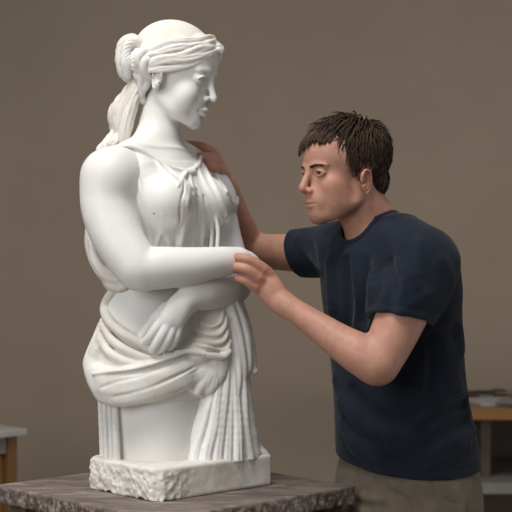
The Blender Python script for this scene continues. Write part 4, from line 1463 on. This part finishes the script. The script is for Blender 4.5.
# cabinet table at the far left
Yl = 1.55
xr, zt = at2(27, 428, Yl)
cab = tag(empty('side_cabinet', (xr - 0.42, Yl, 0)), 'wooden cabinet with a pale grey top standing at the left edge near the wall', 'cabinet')
zt = at2(0, 429, Yl)[1]
rzc = math.radians(47)
def cabp(a, b):
    # a leftwards from the near right corner, b backwards
    return (xr - a * math.cos(rzc) + b * math.sin(rzc) * 0 - 0 * b, Yl)
cc, ss = math.cos(rzc), math.sin(rzc)
cx, cy = xr - 0.30 * 1.414, Yl
def cl_(a, b):
    return cx + a * cc - b * ss, cy + a * ss + b * cc
HW, HD = 0.30, 0.30
x, y = cl_(0, 0)
boxm('top', (x, y, zt - 0.012), (HW, HD, 0.012), M['greytop'], cab, rzc, 0.004)
boxm('rail', (*cl_(0, -HD + 0.045), zt - 0.024 - 0.03), (HW - 0.065, 0.012, 0.03), M['greypaint'], cab, rzc, 0.002)
boxm('rail', (*cl_(HW - 0.045, 0), zt - 0.024 - 0.03), (0.012, HD - 0.065, 0.03), M['greypaint'], cab, rzc, 0.002)
for a in (-1, 1):
    for b in (-1, 1):
        boxm('leg', (*cl_(a * (HW - 0.045), b * (HD - 0.045)), (zt - 0.024) / 2), (0.02, 0.02, (zt - 0.024) / 2), M['wood'], cab, rzc, 0.003)
boxm('front_panel', (*cl_(0, -HD + 0.055), (zt - 0.09) / 2 + 0.03), (HW - 0.065, 0.008, (zt - 0.09) / 2 - 0.03), M['wood'], cab, rzc, 0.002)
boxm('side_panel', (*cl_(HW - 0.055, 0), (zt - 0.09) / 2 + 0.03), (0.008, HD - 0.065, (zt - 0.09) / 2 - 0.03), M['wood'], cab, rzc, 0.002)
boxm('back_panel', (*cl_(0, HD - 0.055), (zt - 0.09) / 2 + 0.03), (HW - 0.065, 0.008, (zt - 0.09) / 2 - 0.03), M['wood'], cab, rzc, 0.002)

# workbench at the right, its shelf below
Yf = 2.15
Yk = 2.95
zf = at2(500, 409, Yf)[1]
bench = tag(empty('workbench', (1.15, 2.5, 0)), 'wooden workbench with a pale lower shelf against the back wall behind the man', 'workbench')
x0, x1 = at2(462, 409, Yf)[0] - 0.14, 2.05
xm, xh = (x0 + x1) / 2, (x1 - x0) / 2
ym, yh = (Yf + Yk) / 2, (Yk - Yf) / 2
boxm('bench_top', (xm, ym, zf - 0.022), (xh, yh, 0.022), M['woodtop'], bench, 0, 0.004)
zs = at2(500, 484, Yf)[1]
boxm('lower_shelf', (xm, ym, zs - 0.022), (xh - 0.03, yh - 0.02, 0.022), M['greyshelf'], bench, 0, 0.003)
for a in (-1, 1):
    for b in (-1, 1):
        boxm('leg', (xm + a * (xh - 0.04), ym + b * (yh - 0.04), (zf - 0.044) / 2), (0.03, 0.03, (zf - 0.044) / 2), M['darkwood'], bench, 0, 0.003)
xd = at2(493, 440, Yf)[0]
boxm('upright', (xd, ym + 0.05, (zf - 0.044 + zs) / 2), (0.02, yh - 0.12, (zf - 0.044 - zs) / 2), M['darkwood'], bench, 0, 0.002)
boxm('back_board', (xm, Yk - 0.02, (zf - 0.044) / 2 + 0.05), (xh - 0.08, 0.01, (zf - 0.044) / 2 - 0.06), M['darkwood'], bench, 0, 0.002)

M['paper'] = simple('white_paper', (0.28, 0.27, 0.25), (0.36, 0.35, 0.33), 30, 0.7, 0.05)
M['black'] = simple('black_plastic', (0.012, 0.012, 0.012), (0.022, 0.022, 0.022), 30, 0.5, 0.05)
M['redwood'] = simple('dark_red_handle', (0.05, 0.018, 0.014), (0.07, 0.025, 0.02), 30, 0.5, 0.05)
M['greycover'] = simple('grey_paper_cover', (0.15, 0.15, 0.145), (0.2, 0.2, 0.19), 30, 0.7, 0.05)
def sheetstack(name, px, Y, hx, hy, h, mat, rz, z0=None):
    x = (px - 256) / FPX * (CAM_D + Y)
    z0 = zf if z0 is None else z0
    return boxm(name, (x, Y, z0 + h / 2), (hx, hy, h / 2), mat, None, math.radians(rz), 0.0015)
tag(sheetstack('paper_sheets', 494, 2.38, 0.105, 0.12, 0.012, M['paper'], 12), 'stack of white paper sheets lying on the wooden workbench', 'paper')
tag(sheetstack('magazine', 511, 2.30, 0.05, 0.08, 0.008, M['greycover'], -20, zf + 0.012 + 0.0005), 'grey magazine lying on the white paper at the right picture edge', 'magazine')
# a black scraper with a flat blade and a rasp with a dark red handle
def tool(nm, px, Y, rz, mat, L, label, cat):
    x = (px - 256) / FPX * (CAM_D + Y)
    r = math.radians(rz)
    root = tag(empty(nm, (x, Y, zf)), label, cat)
    d = np.array([math.cos(r), math.sin(r), 0])
    c = np.array([x, Y, zf + 0.0135])
    sculpt('handle', [('u', 0, chain([tuple(c - d * L * .5) + (0.011,), tuple(c - d * L * 0.1) + (0.0135,), tuple(c + d * L * 0.4) + (0.0115,)], 4))], 0.003, mat, root)
    boxm('blade', tuple(c + d * L * 0.8), (L * 0.42, 0.010, 0.003), M['greypaint'], root, r, 0.001)
tool('scraper', 482, 2.66, 12, M['black'], 0.13, 'black-handled scraper lying on the workbench behind the papers', 'tool')
tool('rasp', 499, 2.72, 0, M['redwood'], 0.06, 'small rasp with a dark red handle lying behind the white papers', 'tool')
tool('chisel', 470, 2.55, 4, M['redwood'], 0.08, 'chisel with a dark red handle nearest the man on the workbench', 'tool')
